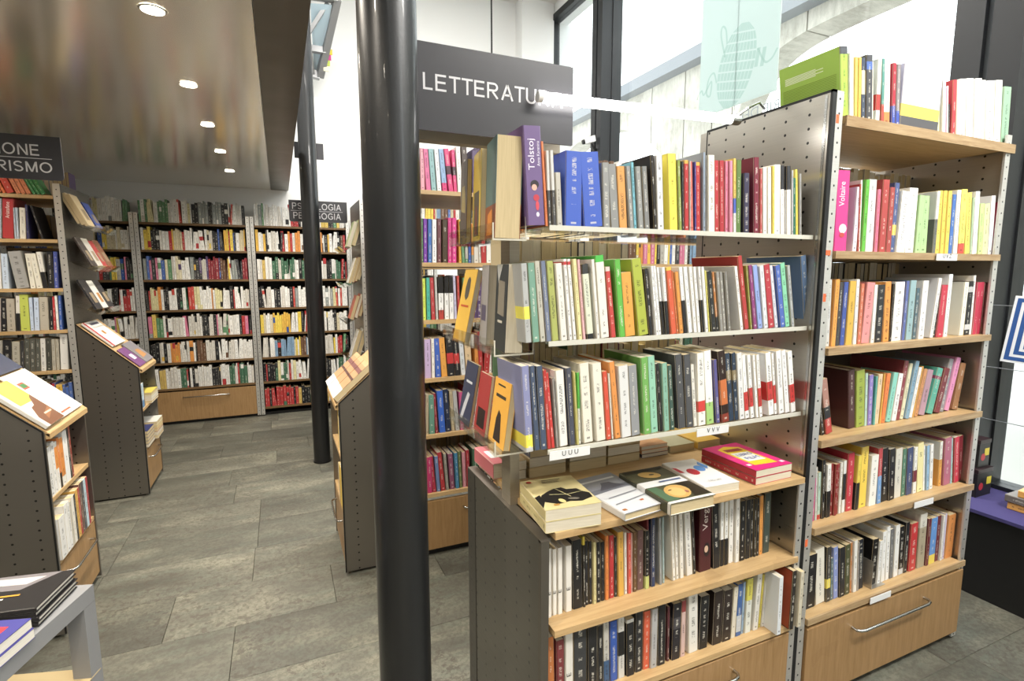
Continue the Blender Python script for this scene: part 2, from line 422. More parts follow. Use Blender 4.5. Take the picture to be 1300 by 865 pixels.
for k in range(-3, 16):
    y0 = 0.99+0.33*k; y1 = min(y0+0.33, BY)
    if y1-y0 < 0.32: continue
    x = -2.7+rnd.choice((0, 0.2, 0.4, 0.55))
    while x < WX-0.05:
        L = rnd.choice((0.5, 0.6, 0.66, 0.8)); x1 = min(x+L, WX)
        if WX-x1 < 0.15: x1 = WX
        tile(x, x1, y0, y1); x = x1
# walls
struct('wall_back', MB().box(-6, WX+0.3, BY, BY+0.2, 0, CEIL_Z), 'white_wall')
struct('wall_left', MB().box(-6.2, -6, -4, BY, 0, CEIL_Z), 'white_wall')
struct('wall_front', MB().box(-6.2, WX+0.3, -4.2, -4, 0, CEIL_Z), 'white_wall')
struct('ceiling', MB().box(-6.2, WX+0.3, -4.2, BY+0.2, CEIL_Z, CEIL_Z+0.2), 'ceil')
struct('trim_1', MB().box(2.74, 3.16, BY-0.18, BY, 0, CEIL_Z), 'white_wall')
# mezzanine with a steel underside
cs = struct('ceiling_mezzanine', MB().box(-6, -0.033, -4, BY-0.03, SO, SO+0.012), 'soffit')
struct('soffit_edge', MB().box(-0.030, 0.138, -4, BY-0.03, SO, SO+0.012), M['steel_dark'], cs)
struct('slab', MB().box(-6, 0.136, -4, BY, SO+0.013, SO+0.30), 'white_wall', cs)
struct('parapet', MB().box(0.09, 0.137, -4, BY, SO+0.30, SO+1.1), 'white_wall', cs)
# window wall
fr = MB()
def mull(y0, y1, x0=WX-0.12):
    m = MB().box(x0, WX+0.05, y0, y1, 0.36, 4.45)
    return m
sill = struct('wall_right', MB().box(WX-0.03, WX+0.25, -4, BY, 0, 0.36).box(WX-0.03, WX+0.25, -4, BY, 4.50, CEIL_Z), 'white_wall')
wins = [(-3.95, -1.75), (-1.60, 1.37), (1.60, 4.72), (4.86, 6.02)]
for i, (a, b) in enumerate(wins):
    w = struct(f'window_{i+1}', MB().box(WX+0.0, WX+0.012, a, b, 0.42, 4.43), 'glass')
    f = MB()
    f.box(WX-0.05, WX+0.06, a-0.02, a+0.03, 0.36, 4.50).box(WX-0.05, WX+0.06, b-0.03, b+0.02, 0.36, 4.50)
    f.box(WX-0.05, WX+0.06, a+0.03, b-0.03, 0.36, 0.42).box(WX-0.05, WX+0.06, a+0.03, b-0.03, 4.43, 4.50)
    f.build('window_frame', 'black_metal', w)
for i, (a, b) in enumerate(((-1.77, -1.58), (1.35, 1.62), (4.70, 4.88), (6.0, 6.12))):
    t = struct(f'trim_{i+2}', MB().box(WX-0.17, WX+0.06, a, a+(b-a)*0.44, 0.36, 4.5).box(WX-0.17, WX+0.06, a+(b-a)*0.56, b, 0.36, 4.5), 'black_metal')
    MB().box(WX-0.14, WX+0.05, a+(b-a)*0.44, a+(b-a)*0.56, 0.36, 4.5).build('groove_strip', 'gasket', t)
# lettering on the glass, to be read from the street
w3 = bpy.data.objects['window_3']
text_obj('window_lettering', 'CERIE DELLI', 0.56, (WX-0.002, 2.60, 2.565), (0, 1, 0), (0, 0, 1), 'win_text', w3, height=0.066)

# ================================================================== OUTSIDE
st = MB().box(WX+0.26, 40, -25, 45, -0.2, -0.05).build('street', plain('pale_paving', 'b7b6b2', 0.9)); st['kind'] = 'structure'
FXo = 7.0
def facade_strips():
    """concrete slabs of the facade with two arched openings cut out of them"""
    def top1(y):
        q = abs(y-11.2)/3.3
        return None if q >= 1 else 2.0+2.72*math.sqrt(1-q*q)
    def top2(y):
        q = abs(y-4.7)/2.2
        return None if q >= 1 else 2.25+2.6*(1-q**4)**0.25
    joints = [-6, -3.2, -0.5, 1.2, 2.5, 4.0, 5.6, 6.9, 7.35, 8.05, 9.0, 10.1, 11.2, 12.4, 13.5, 14.5, 17, 20]
    out = []
    for a, b in zip(joints, joints[1:]):
        n = 8; poly = []
        for i in range(n+1):
            y = a+0.012+(b-a-0.024)*i/n
            z = top1(y) or top2(y) or -0.05
            poly.append((FXo, y, z))
        poly += [(FXo, b-0.012, 5.1), (FXo, a+0.012, 5.1)]
        out.append(poly)
    return out
fac = thing('building', (FXo, 7, -0.05), 'pale concrete building with arched openings across the street', 'building')
for poly in facade_strips():
    MB().prism(poly, (0.5, 0, 0)).build('concrete_panel', 'concrete', fac)
MB().box(FXo-0.25, FXo+0.6, -6, 20, 5.1, 5.32).build('ledge', plain('grey_ledge', '83868a', 0.8), fac)
MB().box(FXo+0.08, FXo+0.45, 7.3, 7.4, 0, 5.05).build('joint_fill', 'concrete', fac)

# ================================================================== COLUMNS
def column(x, y, label):
    c = thing('steel_column', (x, y, 0), label, 'column', None)
    MB().cyl((x, y, 0.012), (x, y, CEIL_Z), 0.061, 48).build('shaft', 'column', c, smooth=True)
    MB().cyl((x, y, 0.0), (x, y, 0.012), 0.066, 32).build('base_ring', 'black', c, smooth=True)
    return c
column(0.232, 1.172, 'slender black round column beside the literature sign')
col2 = column(0.236, 4.215, 'slender black round column in front of the psychology sign')
# a small sign plate fixed edge-on to the far column
p = thing('sign_plate', (0.25, 4.30, 2.28), 'small blank charcoal plate crossing the far black column above the psychology sign', 'sign')
MB().box(0.150, 0.352, 4.284, 4.292, 2.285, 2.400).build('board', 'sign', p)
MB().box(0.22, 0.26, 4.275, 4.284, 2.31, 2.38).build('clamp', 'black', p)

# ================================================================== SIGNS
def sign(x0, x1, y, z0, z1, label, lines, r=0.014):
    t = thing('hanging_sign', ((x0+x1)/2, y, z0), label, 'sign')
    pts = []
    for cx, cz, a0 in ((x1-r, z0+r, -90), (x1-r*0.05, z1-r*0.05, 0), (x0+r*0.05, z1-r*0.05, 90), (x0+r, z0+r, 180)):
        rr = r if a0 in (-90, 180) else r*0.05
        for k in range(5):
            a = R(a0+90*k/4); pts.append((cx+rr*math.cos(a), y, cz+rr*math.sin(a)))
    MB().prism(pts[::-1], (0, 0.006, 0)).build('board', 'sign', t)
    for body, xa, xb, zb, cap in lines:
        if body == '-':
            MB().box(xa, xb, y-0.0006, y, zb, zb+0.0025).build('rule', 'sign_text', t)
        else:
            sign_letters(body, xa, xb, y-0.0006, zb, cap, t)
    return t
ys = 1.275
a = onY(537, 113, ys); b = onY(713, 126, ys); c0 = onY(537, 91.5, ys)
s1 = sign(0.300, onY(728, 85, ys).x, ys, 1.786, 1.984, 'charcoal hanging sign lettered LETTERATURA above the nearest bookcase', [('LETTERATURA', a.x, b.x, a.z, c0.z-a.z)], r=0.002)
MB().cyl((0.507, ys+0.003, 1.98), (0.507, ys+0.003, CEIL_Z), 0.0022, 8).build('hanger_wire', 'black', s1)
ys = 2.78
sg = lambda x, y: onY(x, y, ys)
e1 = sg(50, 198); i1 = sg(-1.5, 196); h1 = sg(50, 184); e2 = sg(67, 220); i2 = sg(-4, 217.5); h2 = sg(67, 207)
s2 = sign(-1.55, -0.785, ys, 1.826, 1.998, 'charcoal hanging sign whose lettering ends in IONE and RISMO', [
    ('IONE', i1.x, e1.x, e1.z, h1.z-e1.z), ('RISMO', i2.x, e2.x, e2.z, h2.z-e2.z), ('-', -1.5, sg(66, 203).x, sg(66, 203).z, 0)])
MB().cyl((-1.1, ys+0.003, 1.99), (-1.1, ys+0.003, SO), 0.0022, 8).build('hanger_wire', 'black', s2)
ys = 4.33
pl, pr = onY(366, 253, ys), onY(440, 254, ys)
q = lambda x, y: onY(x, y, ys)
s3 = sign(pl.x, pr.x, ys, q(366, 281).z, q(366, 253.5).z, 'charcoal hanging sign lettered PSICOLOGIA and PEDAGOGIA behind the far column', [
    ('PSICOLOGIA', q(370.7, 260).x, q(432, 260).x, q(400, 266.5).z, q(400, 258.5).z-q(400, 266.5).z), ('PEDAGOGIA', q(372.5, 275).x, q(432, 275).x, q(400, 278.3).z, q(400, 270.3).z-q(400, 278.3).z),
    ('-', q(369, 268).x, q(435, 268).x, q(400, 268.6).z, 0)])
MB().box(0.215, 0.257, 4.277, ys, 1.90, 1.94).build('clamp', 'black', s3)

# ================================================================== LAMPS
DL = [(-0.33, y) for y in (-2.2, -1.47, -0.73, 0.0, 0.73, 1.42, 2.15, 2.90, 3.61, 4.34, 5.12)]+[(-1.85, y) for y in (-1.5, 0.0, 1.42, 2.6, 3.5)]  # second row is added out of view to brighten the left-hand shelves
for i, (xd, y) in enumerate(DL):
    t = thing('downlight', (xd, y, SO-0.012), 'round recessed halogen downlight in the polished steel soffit', 'lamp', 'downlights in the soffit')
    ring = MB()
    n = 24
    for k in range(n):
        a0, a1 = 2*math.pi*k/n, 2*math.pi*(k+1)/n
        pr_ = [(math.cos(a0), math.sin(a0)), (math.cos(a1), math.sin(a1))]
        ring.add([(xd+0.034*pr_[0][0], y+0.034*pr_[0][1], SO-0.003), (xd+0.034*pr_[1][0], y+0.034*pr_[1][1], SO-0.003),
                  (xd+0.042*pr_[1][0], y+0.042*pr_[1][1], SO-0.0005), (xd+0.042*pr_[0][0], y+0.042*pr_[0][1], SO-0.0005)], [(0, 1, 2, 3)])
    ring.build('trim_ring', 'chrome', t)
    MB().cyl((xd, y, SO-0.004), (xd, y, SO-0.0005), 0.033, 24).build('lamp_face', 'lamp', t)
    l = bpy.data.lights.new('downlight_beam', 'SPOT'); l.energy = 66; l.color = (1, 0.91, 0.78); l.spot_size = R(150); l.spot_blend = 0.9; l.shadow_soft_size = 0.03
    lo = bpy.data.objects.new('downlight_beam', l); COL.objects.link(lo); lo.parent = t; lo.location = (0, 0, -0.005)
t = thing('tube_lamp', (0.95, 1.25, 1.88), 'glowing fluorescent tube lamp above the literature bookcase', 'lamp')
MB().cyl((0.632, 1.25, 1.8895), (1.262, 1.25, 1.905), 0.013, 20).build('tube', 'tube', t, smooth=True)
MB().cyl((1.262, 1.25, 1.905), (1.295, 1.25, 1.906), 0.015, 16).build('end_cap', 'chrome', t)
MB().cyl((0.618, 1.25, 1.8892), (0.632, 1.25, 1.8895), 0.013, 16).build('end_cap', 'tag', t)
MB().tube([(1.285, 1.25, 1.915), (1.33, 1.25, 1.945), (1.40, 1.27, 1.975), (1.455, 1.30, 1.972)], 0.004).build('bracket', 'chrome', t)

# ================================================================== FURNITURE
def handle(parent, p0, p1, out, drop=0.0, r=0.005):
    """a bent bar from p0 to p1 standing off along out"""
    p0, p1, out = Vector(p0), Vector(p1), Vector(out); e = (p1-p0).normalized()*0.028
    return MB().tube([p0, p0+out*0.55, p0+out*0.85+e*0.35, p0+out+e, p1+out-e, p1+out*0.85-e*0.35, p1+out*0.55, p1], r, 10).build('handle', 'chrome', parent, smooth=True)
def flange_mat(x): return steel(f'steel_flange_{x:.2f}', 'y', col='d2d0cb', py=5.0, pz=0.04, oy=x-2.5, r=0.0034, rough=0.45)
def side_panel(parent, x0, x1, y0, y1, z1, flange=None, name='side_panel', mat='panel_x', z0=0.012):
    o = MB().box(x0, x1, y0, y1, z0, z1).build(name, mat, parent)
    if flange:
        MB().box(flange[0], flange[1], y0-0.003, y0+0.004, z0, z1).build('front_flange', flange_mat((flange[0]+flange[1])/2), o)
        return o
    return o
def drawer(parent, x0, x1, y, z0, z1, hx=None, mat='drawer'):
    d = MB().box(x0, x1, y, y+0.02, z0, z1).build('drawer', mat, parent, bevel=0.0015)
    c = (x0+x1)/2; w = (x1-x0)*0.225
    hx = hx or (c-w, c+w)
    handle(d, (hx[0], y, z1-0.055), (hx[1], y, z1-0.055), (0, -0.03, 0))
    return d
def shelf_board(parent, x0, x1, y0, y1, z, th=0.02, name='shelf'):
    o = MB().box(x0, x1, y0, y1, z-th, z).build(name, 'birch', parent)
    return o
# ---- window-side bookcase
RU = thing('bookcase', (1.94, 1.35, 0), 'birch and perforated steel bookcase with a wide drawer beside the window', 'bookcase', 'perforated steel bookcases')
RZ = [1.897, 1.513, 1.222, 0.932, 0.645, 0.335]
side_panel(RU, 1.474, 1.486, 1.072, 1.60, 1.962, (1.474, 1.505))
side_panel(RU, 2.388, 2.400, 1.072, 1.60, 1.930, (2.372, 2.402))
for i, z in enumerate(RZ):
    s = MB().box(1.508 if i else 1.512, 2.370, 1.066, 1.50, z-0.022, z).build('shelf', 'birch', RU)
    MB().box(1.508 if i else 1.512, 2.412 if i == 0 else 2.395, 1.060, 1.066, z-(0.030 if i == 0 else 0.022), z).build('front_edge', 'edge', s)
MB().box(1.49, 2.385, 1.52, 1.527, 0.03, 1.2).build('back_panel', 'steel', RU)
drawer(RU, 1.512, 2.392, 1.062, 0.035, 0.298, (1.735, 2.145))
MB().box(1.49, 2.385, 1.10, 1.50, 0.0, 0.034).build('plinth', 'black', RU)
MB().box(1.476, 1.496, 1.0685, 1.0688, 1.50, 1.515).build('price_dot', 'orange_dot', RU)
for z in (1.885, 1.375, 0.60): MB().box(1.478, 1.490, 1.0683, 1.0688, z-0.012, z+0.012).build('price_dot', 'orange_dot', RU)

# ---- literature bookcase (two-sided, see-through above its display table)
LT = thing('bookcase', (1.0, 1.34, 0), 'two-sided bookcase with clear shelves over a display table under the LETTERATURA sign', 'bookcase', 'perforated steel bookcases')
dv = MB().box(1.456, 1.468, 1.074, 1.545, 0.012, 1.955).build('divider_panel', 'panel_x', LT)
MB().box(1.455, 1.472, 1.066, 1.074, 0.012, 1.962).box(1.455, 1.472, 1.066, 1.548, 1.955, 1.962).box(1.455, 1.472, 1.545, 1.549, 0.8, 1.955).build('black_trim', 'black', dv)
MB().box(1.4545, 1.4556, 1.082, 1.09, 0.84, 1.95).build('rail', 'chrome', dv)
ep = MB().box(0.546, 0.555, 1.085, 1.60, 0.012, 0.800).build('end_panel', 'panel_low', LT)
MB().box(0.545, 0.566, 1.068, 1.085, 0.012, 0.806).build('front_flange', 'steel_dark', ep)
MB().box(0.5445, 0.549, 1.545, 1.614, 0.012, 0.803).build('rear_flange', steel('rear_flange_steel', 'x', col='4a4844', py=5.0, oy=1.585-2.5, r=0.004), ep)
MB().box(0.545, 0.575, 1.075, 1.612, 0.800, 0.807).build('cap_rail', 'steel_dark', ep)
upm = steel('upright_steel', 'x', col='a39b8c', holes=False, rough=0.5)
MB().box(0.557, 0.585, 1.285, 1.345, 0.807, 1.850).build('upright', upm, LT)
MB().box(0.31, 0.556, 1.352, 1.385, 1.782, 1.812).box(0.586, 0.74, 1.352, 1.385, 1.782, 1.812).build('sign_bracket', plain('beige_bracket', '9a9283', 0.6), LT)
LZ = [1.557, 1.287, 1.022]
for z in LZ:
    s = MB().box(0.575, 1.453, 1.098, 1.575, z-0.006, z).build('clear_shelf', 'acrylic', LT)
    MB().box(0.575, 1.453, 1.0955, 1.098, z-0.010, z+0.002).build('shelf_lip', plain('pale_acrylic_edge', 'c9c7bb', 0.3), s)
TZ = 0.825
shelf_board(LT, 0.580, 1.448, 1.062, 1.60, TZ, 0.018, 'display_top')
DZ, EZ = 0.567, 0.340
for z in (DZ, EZ): shelf_board(LT, 0.580, 1.443, 1.062, 1.33, z, 0.018)
MB().box(0.567, 1.445, 1.335, 1.342, 0.03, 0.805).build('back_panel', 'steel_dark', LT)
MB().box(1.446, 1.455, 1.075, 1.60, 0.012, 0.806).build('inner_panel', 'panel_x', LT)
MB().box(1.430, 1.455, 1.066, 1.072, 0.012, 0.806).build('front_flange', flange_mat(1.4425), LT)
drawer(LT, 0.584, 1.428, 1.064, 0.035, 0.312)
MB().box(0.57, 1.44, 1.10, 1.56, 0.0, 0.034).build('plinth', 'black', LT)
def shelf_tag(parent, pxl, pxr, y, z, marks=''):
    x0, x1 = XatZ(pxl, y, z), XatZ(pxr, y, z)
    t = MB().box(x0, x1, y-0.004, y-0.002, z-0.024, z-0.002).build('shelf_label', 'tag', parent)
    if marks: text_obj('label_print', marks, (x1-x0)*0.40, (x0+(x1-x0)*0.3, y-0.0045, z-0.016), (1, 0, 0), (0, 0, 1), 'ink', t)
shelf_tag(LT, 697, 748, 1.094, 1.022, 'U U U')
shelf_tag(LT, 884, 924, 1.094, 1.022, 'V V V')
shelf_tag(RU, 1188, 1214, 1.058, 1.513, 'U V Z')
shelf_tag(RU, 1160, 1184, 1.058, 0.645)
shelf_tag(RU, 1104, 1130, 1.058, 0.335)
# trays on the end of the literature bookcase
TRAYS = [(1.528, 1.12, 1.45), (1.258, 1.145, 1.57), (1.012, 1.145, 1.52)]
for z, y0, y1 in TRAYS:
    xa, xb = (0.446, 0.524) if z > 1.5 else (0.458, 0.556)
    tr = MB().box(xa, xb, y0, y1, z-0.004, z).box(xa-0.003, xa, y0, y1, z-0.004, z+0.034).box(xb, xb+0.003, y0, y1, z-0.004, z+0.05)
    tr.build('book_tray', 'acrylic', LT)
    MB().box(xa-0.003, xa+0.0005, y0-0.001, y0, z-0.005, z+0.034).box(xa, xb, y0-0.001, y0, z-0.005, z-0.001).box(xb, xb+0.003, y0-0.001, y0, z-0.005, z+0.05).build('tray_edge', plain(f'tray_edge_{z:.2f}', 'bdb9aa', 0.25), LT)

# ---- end caps and the bookcases behind
def endcap(parent, xin, xout, y0, y1):
    d = 1 if xout > xin else -1
    for ya, nm in ((y0, 'side_panel'), (y1-0.012, 'side_panel')):
        MB().prism([(xin, ya, 0.012), (xout, ya, 0.012), (xout, ya, 0.842), (xin, ya, 1.135)], (0, 0.012, 0)).build(nm, 'panel_y', parent)
    # black trim along the sloped edge and the outer edge of the near panel
    s = MB().obox((xin, y0-0.003, 1.135), (xout-xin, 0, -0.293), (0, 0.004, 0), (0, 0, 0.008)).box(min(xout, xout-d*0.006), max(xout, xout-d*0.006), y0-0.003, y0+0.001, 0.012, 0.845)
    s.build('black_trim', 'black', parent)
    sl = MB().obox((xin, y0+0.014, 1.127), (xout-xin+d*0.012, 0, -0.304), (0, y1-y0-0.028, 0), (0.0, 0, 0.014)).build('sloped_top', 'birch_y', parent)
    MB().box(min(xout, xout+d*0.014), max(xout, xout+d*0.014), y0+0.014, y1-0.014, 0.815, 0.836).build('stop_lip', 'birch_y', sl)
    xa, xb = sorted((xin+d*0.03, xout-d*0.004))
    for z in (0.575, 0.315):
        MB().box(xa, xb, y0+0.014, y1-0.014, z-0.018, z).build('shelf', 'birch_y', parent)
    MB().box(*sorted((xin, xin+d*0.008)), y0+0.013, y1-0.013, 0.03, 1.1).build('back_panel', 'steel_dark', parent)
    xf = sorted((xout-d*0.004, xout-d*0.022))
    dr = MB().box(xf[0], xf[1], y0+0.014, y1-0.014, 0.035, 0.290).build('drawer', 'drawer', parent)
    handle(dr, (xout-d*0.004, y0+0.09, 0.235), (xout-d*0.004, y1-0.09, 0.235), (d*0.03, 0, 0))
    MB().box(*sorted((xin+d*0.02, xout-d*0.03)), y0+0.02, y1-0.02, 0, 0.034).build('plinth', 'black', parent)
SZ = [1.84, 1.500, 1.222, 0.932, 0.645, 0.335]
def gondola(x0, x1, y0, zs, label, drawers=True, h=1.975, dep=0.544):
    t = thing('bookcase', ((x0+x1)/2, y0+dep/2, 0), label, 'bookcase', 'perforated steel bookcases')
    side_panel(t, x0, x0+0.010, y0, y0+dep, h, (x0, x0+0.030), mat='panel_low'); side_panel(t, x1-0.010, x1, y0, y0+dep, h, (x1-0.034, x1), mat='panel_low')
    for z in zs:
        shelf_board(t, x0+0.032, x1-0.036, y0-0.004, y0+dep, z)
    if drawers:
        drawer(t, x0+0.034, x1-0.038, y0-0.004, 0.035, 0.295)
        MB().box(x0+0.034, x1-0.038, y0+0.02, y0+dep-0.02, 0, 0.03).build('plinth', 'black', t)
    return t
G2 = gondola(0.557, 1.47, 2.515, SZ, 'birch and steel bookcase with one drawer standing behind the literature bookcase')
G2B = gondola(1.475, 2.39, 2.515, SZ, 'birch and steel bookcase glimpsed behind the steel divider panel')
G3 = gondola(0.557, 1.47, 4.00, [1.84, 1.5, 1.222, 0.932, 0.645, 0.335], 'birch and steel bookcase with slanted end trays next to the far column')
L2Z = [1.905, 1.650, 1.362, 1.112, 0.866, 0.60, 0.335]
GL2 = gondola(-2.10, -1.155, 4.00, L2Z, 'birch and steel bookcase with tilted end trays behind the IONE RISMO sign')
GL1 = gondola(-2.12, -1.17, 2.512, L2Z, 'birch and steel bookcase the IONE RISMO sign hangs over')
EC1 = thing('display_unit', (-1.0, 2.74, 0), 'end display unit with sloped top and white binders next to the grey metal table', 'display unit', 'sloped end display units')
endcap(EC1, -1.165, -0.855, 2.512, 2.975)
EC2 = thing('display_unit', (-1.0, 4.22, 0), 'end display unit with sloped top, purple magazine on it, before the far wall shelves', 'display unit', 'sloped end display units')
endcap(EC2, -1.150, -0.850, 4.00, 4.445)
EC3 = thing('display_unit', (0.39, 2.74, 0), 'end display unit with three matching sunset books on its sloped top, by the black column', 'display unit', 'sloped end display units')
endcap(EC3, 0.556, 0.222, 2.515, 2.975)
def tray(parent, x0, x1, y0, y1, z, drop):
    """clear tray sloping down from x0 at z to x1"""
    m = MB().obox((x0, y0, z), (x1-x0, 0, -drop), (0, y1-y0, 0), (0, 0, 0.004))
    m.obox((x1, y0, z-drop), (0.003 if x1 > x0 else -0.003, 0, 0.0), (0, y1-y0, 0), (0.02 if x1 > x0 else -0.02, 0, 0.04))
    m.build('book_tray', 'acrylic', parent)
L2T = [1.735, 1.49, 1.225]
for z in L2T: tray(GL2, -1.152, -1.03, 4.02, 4.50, z+0.03, 0.06)
R3T = [1.635, 1.372, 1.108, 0.83]
for z in R3T: tray(G3, 0.555, 0.44, 4.02, 4.50, z+0.03, 0.06)

# ---- wall shelving along the back wall
WZ = [1.916, 1.666, 1.391, 1.106, 0.848, 0.603, 0.352]
WB = [(-2.125, -1.185), (-1.18, -0.238), (-0.232, 0.70), (0.705, 1.64)]
WALLU = []
for i, (a, b) in enumerate(WB):
    lab = ['birch wall bookcase at the end of the aisle, partly behind the tilted end trays', 'birch wall bookcase with a long-handled drawer at the end of the aisle',
           'drawerless birch wall bookcase behind the far black column', 'birch wall bookcase hidden behind the bookcase with slanted end trays'][i]
    t = thing('wall_bookcase', ((a+b)/2, 5.98, 0), lab, 'bookcase', 'wall bookcases at the back')
    side_panel(t, a, a+0.012, 5.85, BY-0.01, 2.00, (a, a+0.032)); side_panel(t, b-0.012, b, 5.85, BY-0.01, 2.00, (b-0.032, b))
    for z in WZ: MB().box(a+0.034, b-0.034, 5.846, BY-0.02, z-0.020, z).build('shelf', plain('dark_shelf_board', '6b5234', 0.5) if z == WZ[0] and i == 0 else bpy.data.materials['dark_shelf_board'], t)
    MB().box(a+0.012, b-0.012, BY-0.02, BY-0.014, 0.03, 1.95).build('back_panel', 'black', t)
    if i == 2: MB().box(a+0.034, b-0.034, 5.846, BY-0.02, 0.07, 0.09).build('shelf', bpy.data.materials['dark_shelf_board'], t)
    else: drawer(t, a+0.034, b-0.034, 5.846, 0.03, 0.318)
    MB().box(a+0.02, b-0.02, 5.88, BY-0.02, 0.0, 0.029).build('plinth', 'black', t)
    WALLU.append(t)

# ---- window platform and what hangs there
pf = thing('window_platform', (2.97, 0.8, 0), 'low black window platform topped with violet cloth', 'platform')
MB().box(2.80, 3.16, -1.6, 2.6, 0.0, 0.385).build('body', 'black', pf)
MB().box(2.785, 3.165, -1.6, 2.6, 0.385, 0.40).build('cloth_top', 'cloth', pf)
for z, wn in ((1.300, 'upper'), (1.012, 'middle'), (0.766, 'lower')):
    tag(MB().tube([(3.02, -1.58, z-0.004), (3.02, 0.0, z-0.012), (3.02, 1.42, z)], 0.0017, 6).build('display_wire', 'gasket'), f'{wn} of three thin steel display wires stretched across the window', 'wire', 'display wires across the window')
ps = thing('poster', (3.0, 1.05, 1.04), 'white poster with nested blue rectangles hanging on the display wires', 'poster')
pt, pb = 1.346, 1.046
def pq(u, v):   # poster coordinates: u from its left edge (seen from inside), v upward
    return Vector((3.012, 1.262-u*0.46-(1-v)*0.0+0.03*(1-v), pb+v*(pt-pb)-0.02*u))
MB().prism([pq(0, 0), pq(1, 0), pq(1, 1), pq(0, 1)], (0.0012, 0, 0)).build('sheet', plain('poster_paper', 'e9edf2', 0.6), ps)
blue = plain('poster_blue', '2c5596', 0.6)
rings = MB()
for k in range(5):
    i0 = 0.035+0.095*k; i1 = i0+0.055; j0, j1 = i0*0.68, i1*0.68
    for (ua, ub, va, vb) in ((j0, 1-j0, i0, i1), (j0, 1-j0, 1-i1, 1-i0), (j0, j1, i1, 1-i1), (1-j1, 1-j0, i1, 1-i1)):
        if ub > ua and vb > va:
            rings.add([pq(ua, va)-Vector((0.0006, 0, 0)), pq(ub, va)-Vector((0.0006, 0, 0)), pq(ub, vb)-Vector((0.0006, 0, 0)), pq(ua, vb)-Vector((0.0006, 0, 0))], [(0, 1, 2, 3)])
rings.build('blue_rectangles', blue, ps)
# frosted banner with the globe emblem
bn = thing('glass_banner', (3.10, 3.03, 2.65), 'frosted pale green hanging banner with a globe emblem in the window', 'banner')
MB().box(3.100, 3.106, 2.68, 3.40, 2.655, 4.3).build('sheet', 'frost', bn)
def bq(px, py): v = onX(px, py, 3.099); return v
g0, gtop, gbot = bq(932, 105), bq(937, 75), bq(922, 130)
cy, cz = 3.04, 2.925
emb = MB(); N = 28
ax1, ax2 = 0.17, 0.285
ca, sa = math.cos(R(-14)), math.sin(R(-14))
def epos(u, v):   # emblem ellipse, tilted
    y, z = u*ax1, v*ax2
    return Vector((3.0985, cy-(y*ca-z*sa), cz+(y*sa+z*ca)))
for i in range(10):
    for j in range(9):
        u0, u1, v0, v1 = -1+0.2*i+0.015, -0.8+0.2*i-0.015, -1+2*j/9+0.02, -1+2*(j+1)/9-0.02
        cell = []
        for (u, v) in ((u0, v0), (u1, v0), (u1, v1), (u0, v1)):
            w = math.sqrt(max(0, 1-v*v)); cell.append(epos(u*w, v))
        emb.add(cell, [(0, 1, 2, 3)])
emb.build('globe_emblem', 'frost_print', bn)
band(spline([epos(1.0, 0.35), epos(1.35, 0.12), epos(1.6, 0.02), epos(1.85, 0.1), epos(2.0, 0.3)]), 0.014, 0).build('emblem_script', 'frost_print', bn)
for k in (0, 1): band([epos(1.05+0.3*k, 0.36), epos(1.11+0.3*k, -0.06)], 0.03, 0).build('emblem_stroke', 'frost_print', bn)
band(spline([epos(-0.95, -0.35), epos(-1.25, -0.1), epos(-1.5, -0.25), epos(-1.45, -0.6), epos(-1.2, -0.65), epos(-1.3, -0.3), epos(-1.6, -0.62), epos(-1.8, -0.52), epos(-1.95, -0.62), epos(-2.0, -0.74)]), 0.014, 0).build('emblem_script', 'frost_print', bn)
band(spline([epos(-0.75, 0.25), epos(-1.25, 0.75), epos(-1.3, 0.98), epos(-1.05, 0.9), epos(-0.8, 0.55)]), 0.014, 0).build('emblem_script', 'frost_print', bn)
MB().cyl((3.103, 3.04, 2.62), (3.103, 3.04, 4.5), 0.002, 6).build('hanging_cord', 'gasket', bn)
# small camera on the window post
sc = thing('security_camera', (3.03, 4.75, 2.68), 'small white camera clamped on the black window post', 'camera')
MB().obox((2.90, 4.76, 2.74), (0.10, -0.03, 0.03), (0.02, 0.055, 0), (-0.012, 0, 0.055)).build('body', 'tag', sc)
MB().cyl((2.905, 4.785, 2.765), (2.88, 4.79, 2.757), 0.022, 14).build('lens', 'black', sc)
MB().tube([(2.97, 4.76, 2.745), (3.0, 4.76, 2.70), (3.04, 4.76, 2.69)], 0.012, 8).build('arm', 'black', sc)
# open casement high on the back wall
ow = struct('window_5', MB().prism([onY(394, 4, 5.35), onY(421, 6, 5.35), onY(404.5, 90, 5.9), onY(398.5, 88, 5.9)], (0.004, 0.004, 0)), plain('milky_pane', 'b9cfdc', 0.2))
cf = MB()
P4 = [onY(383, -8, 5.33), onY(428, -2, 5.33), onY(406, 97, 5.91), onY(395, 94, 5.91)]
for a_, b_ in ((0, 1), (1, 2), (2, 3), (3, 0)): cf.cyl(P4[a_], P4[b_], 0.045, 4)
cf.cyl((P4[0]*0.35+P4[3]*0.65), (P4[1]*0.35+P4[2]*0.65), 0.04, 4)
cf.build('window_frame', 'table', ow)
MB().cyl(onY(388, 48, 5.45), onY(416, 4, 5.40), 0.024, 4).build('stay_arm', 'table', ow)
for k, hx in enumerate(('e0d04a', 'c84a8a', 'b8c65a', 'd9d2b8')):
    MB().obox(onY(415-1.5*k, 62+7*k, 5.80), (0.05, 0, 0), (0, 0.01, 0), (0, 0, -0.05)).build('paper_tag', plain(f'paper_{hx}', hx, 0.7), ow)
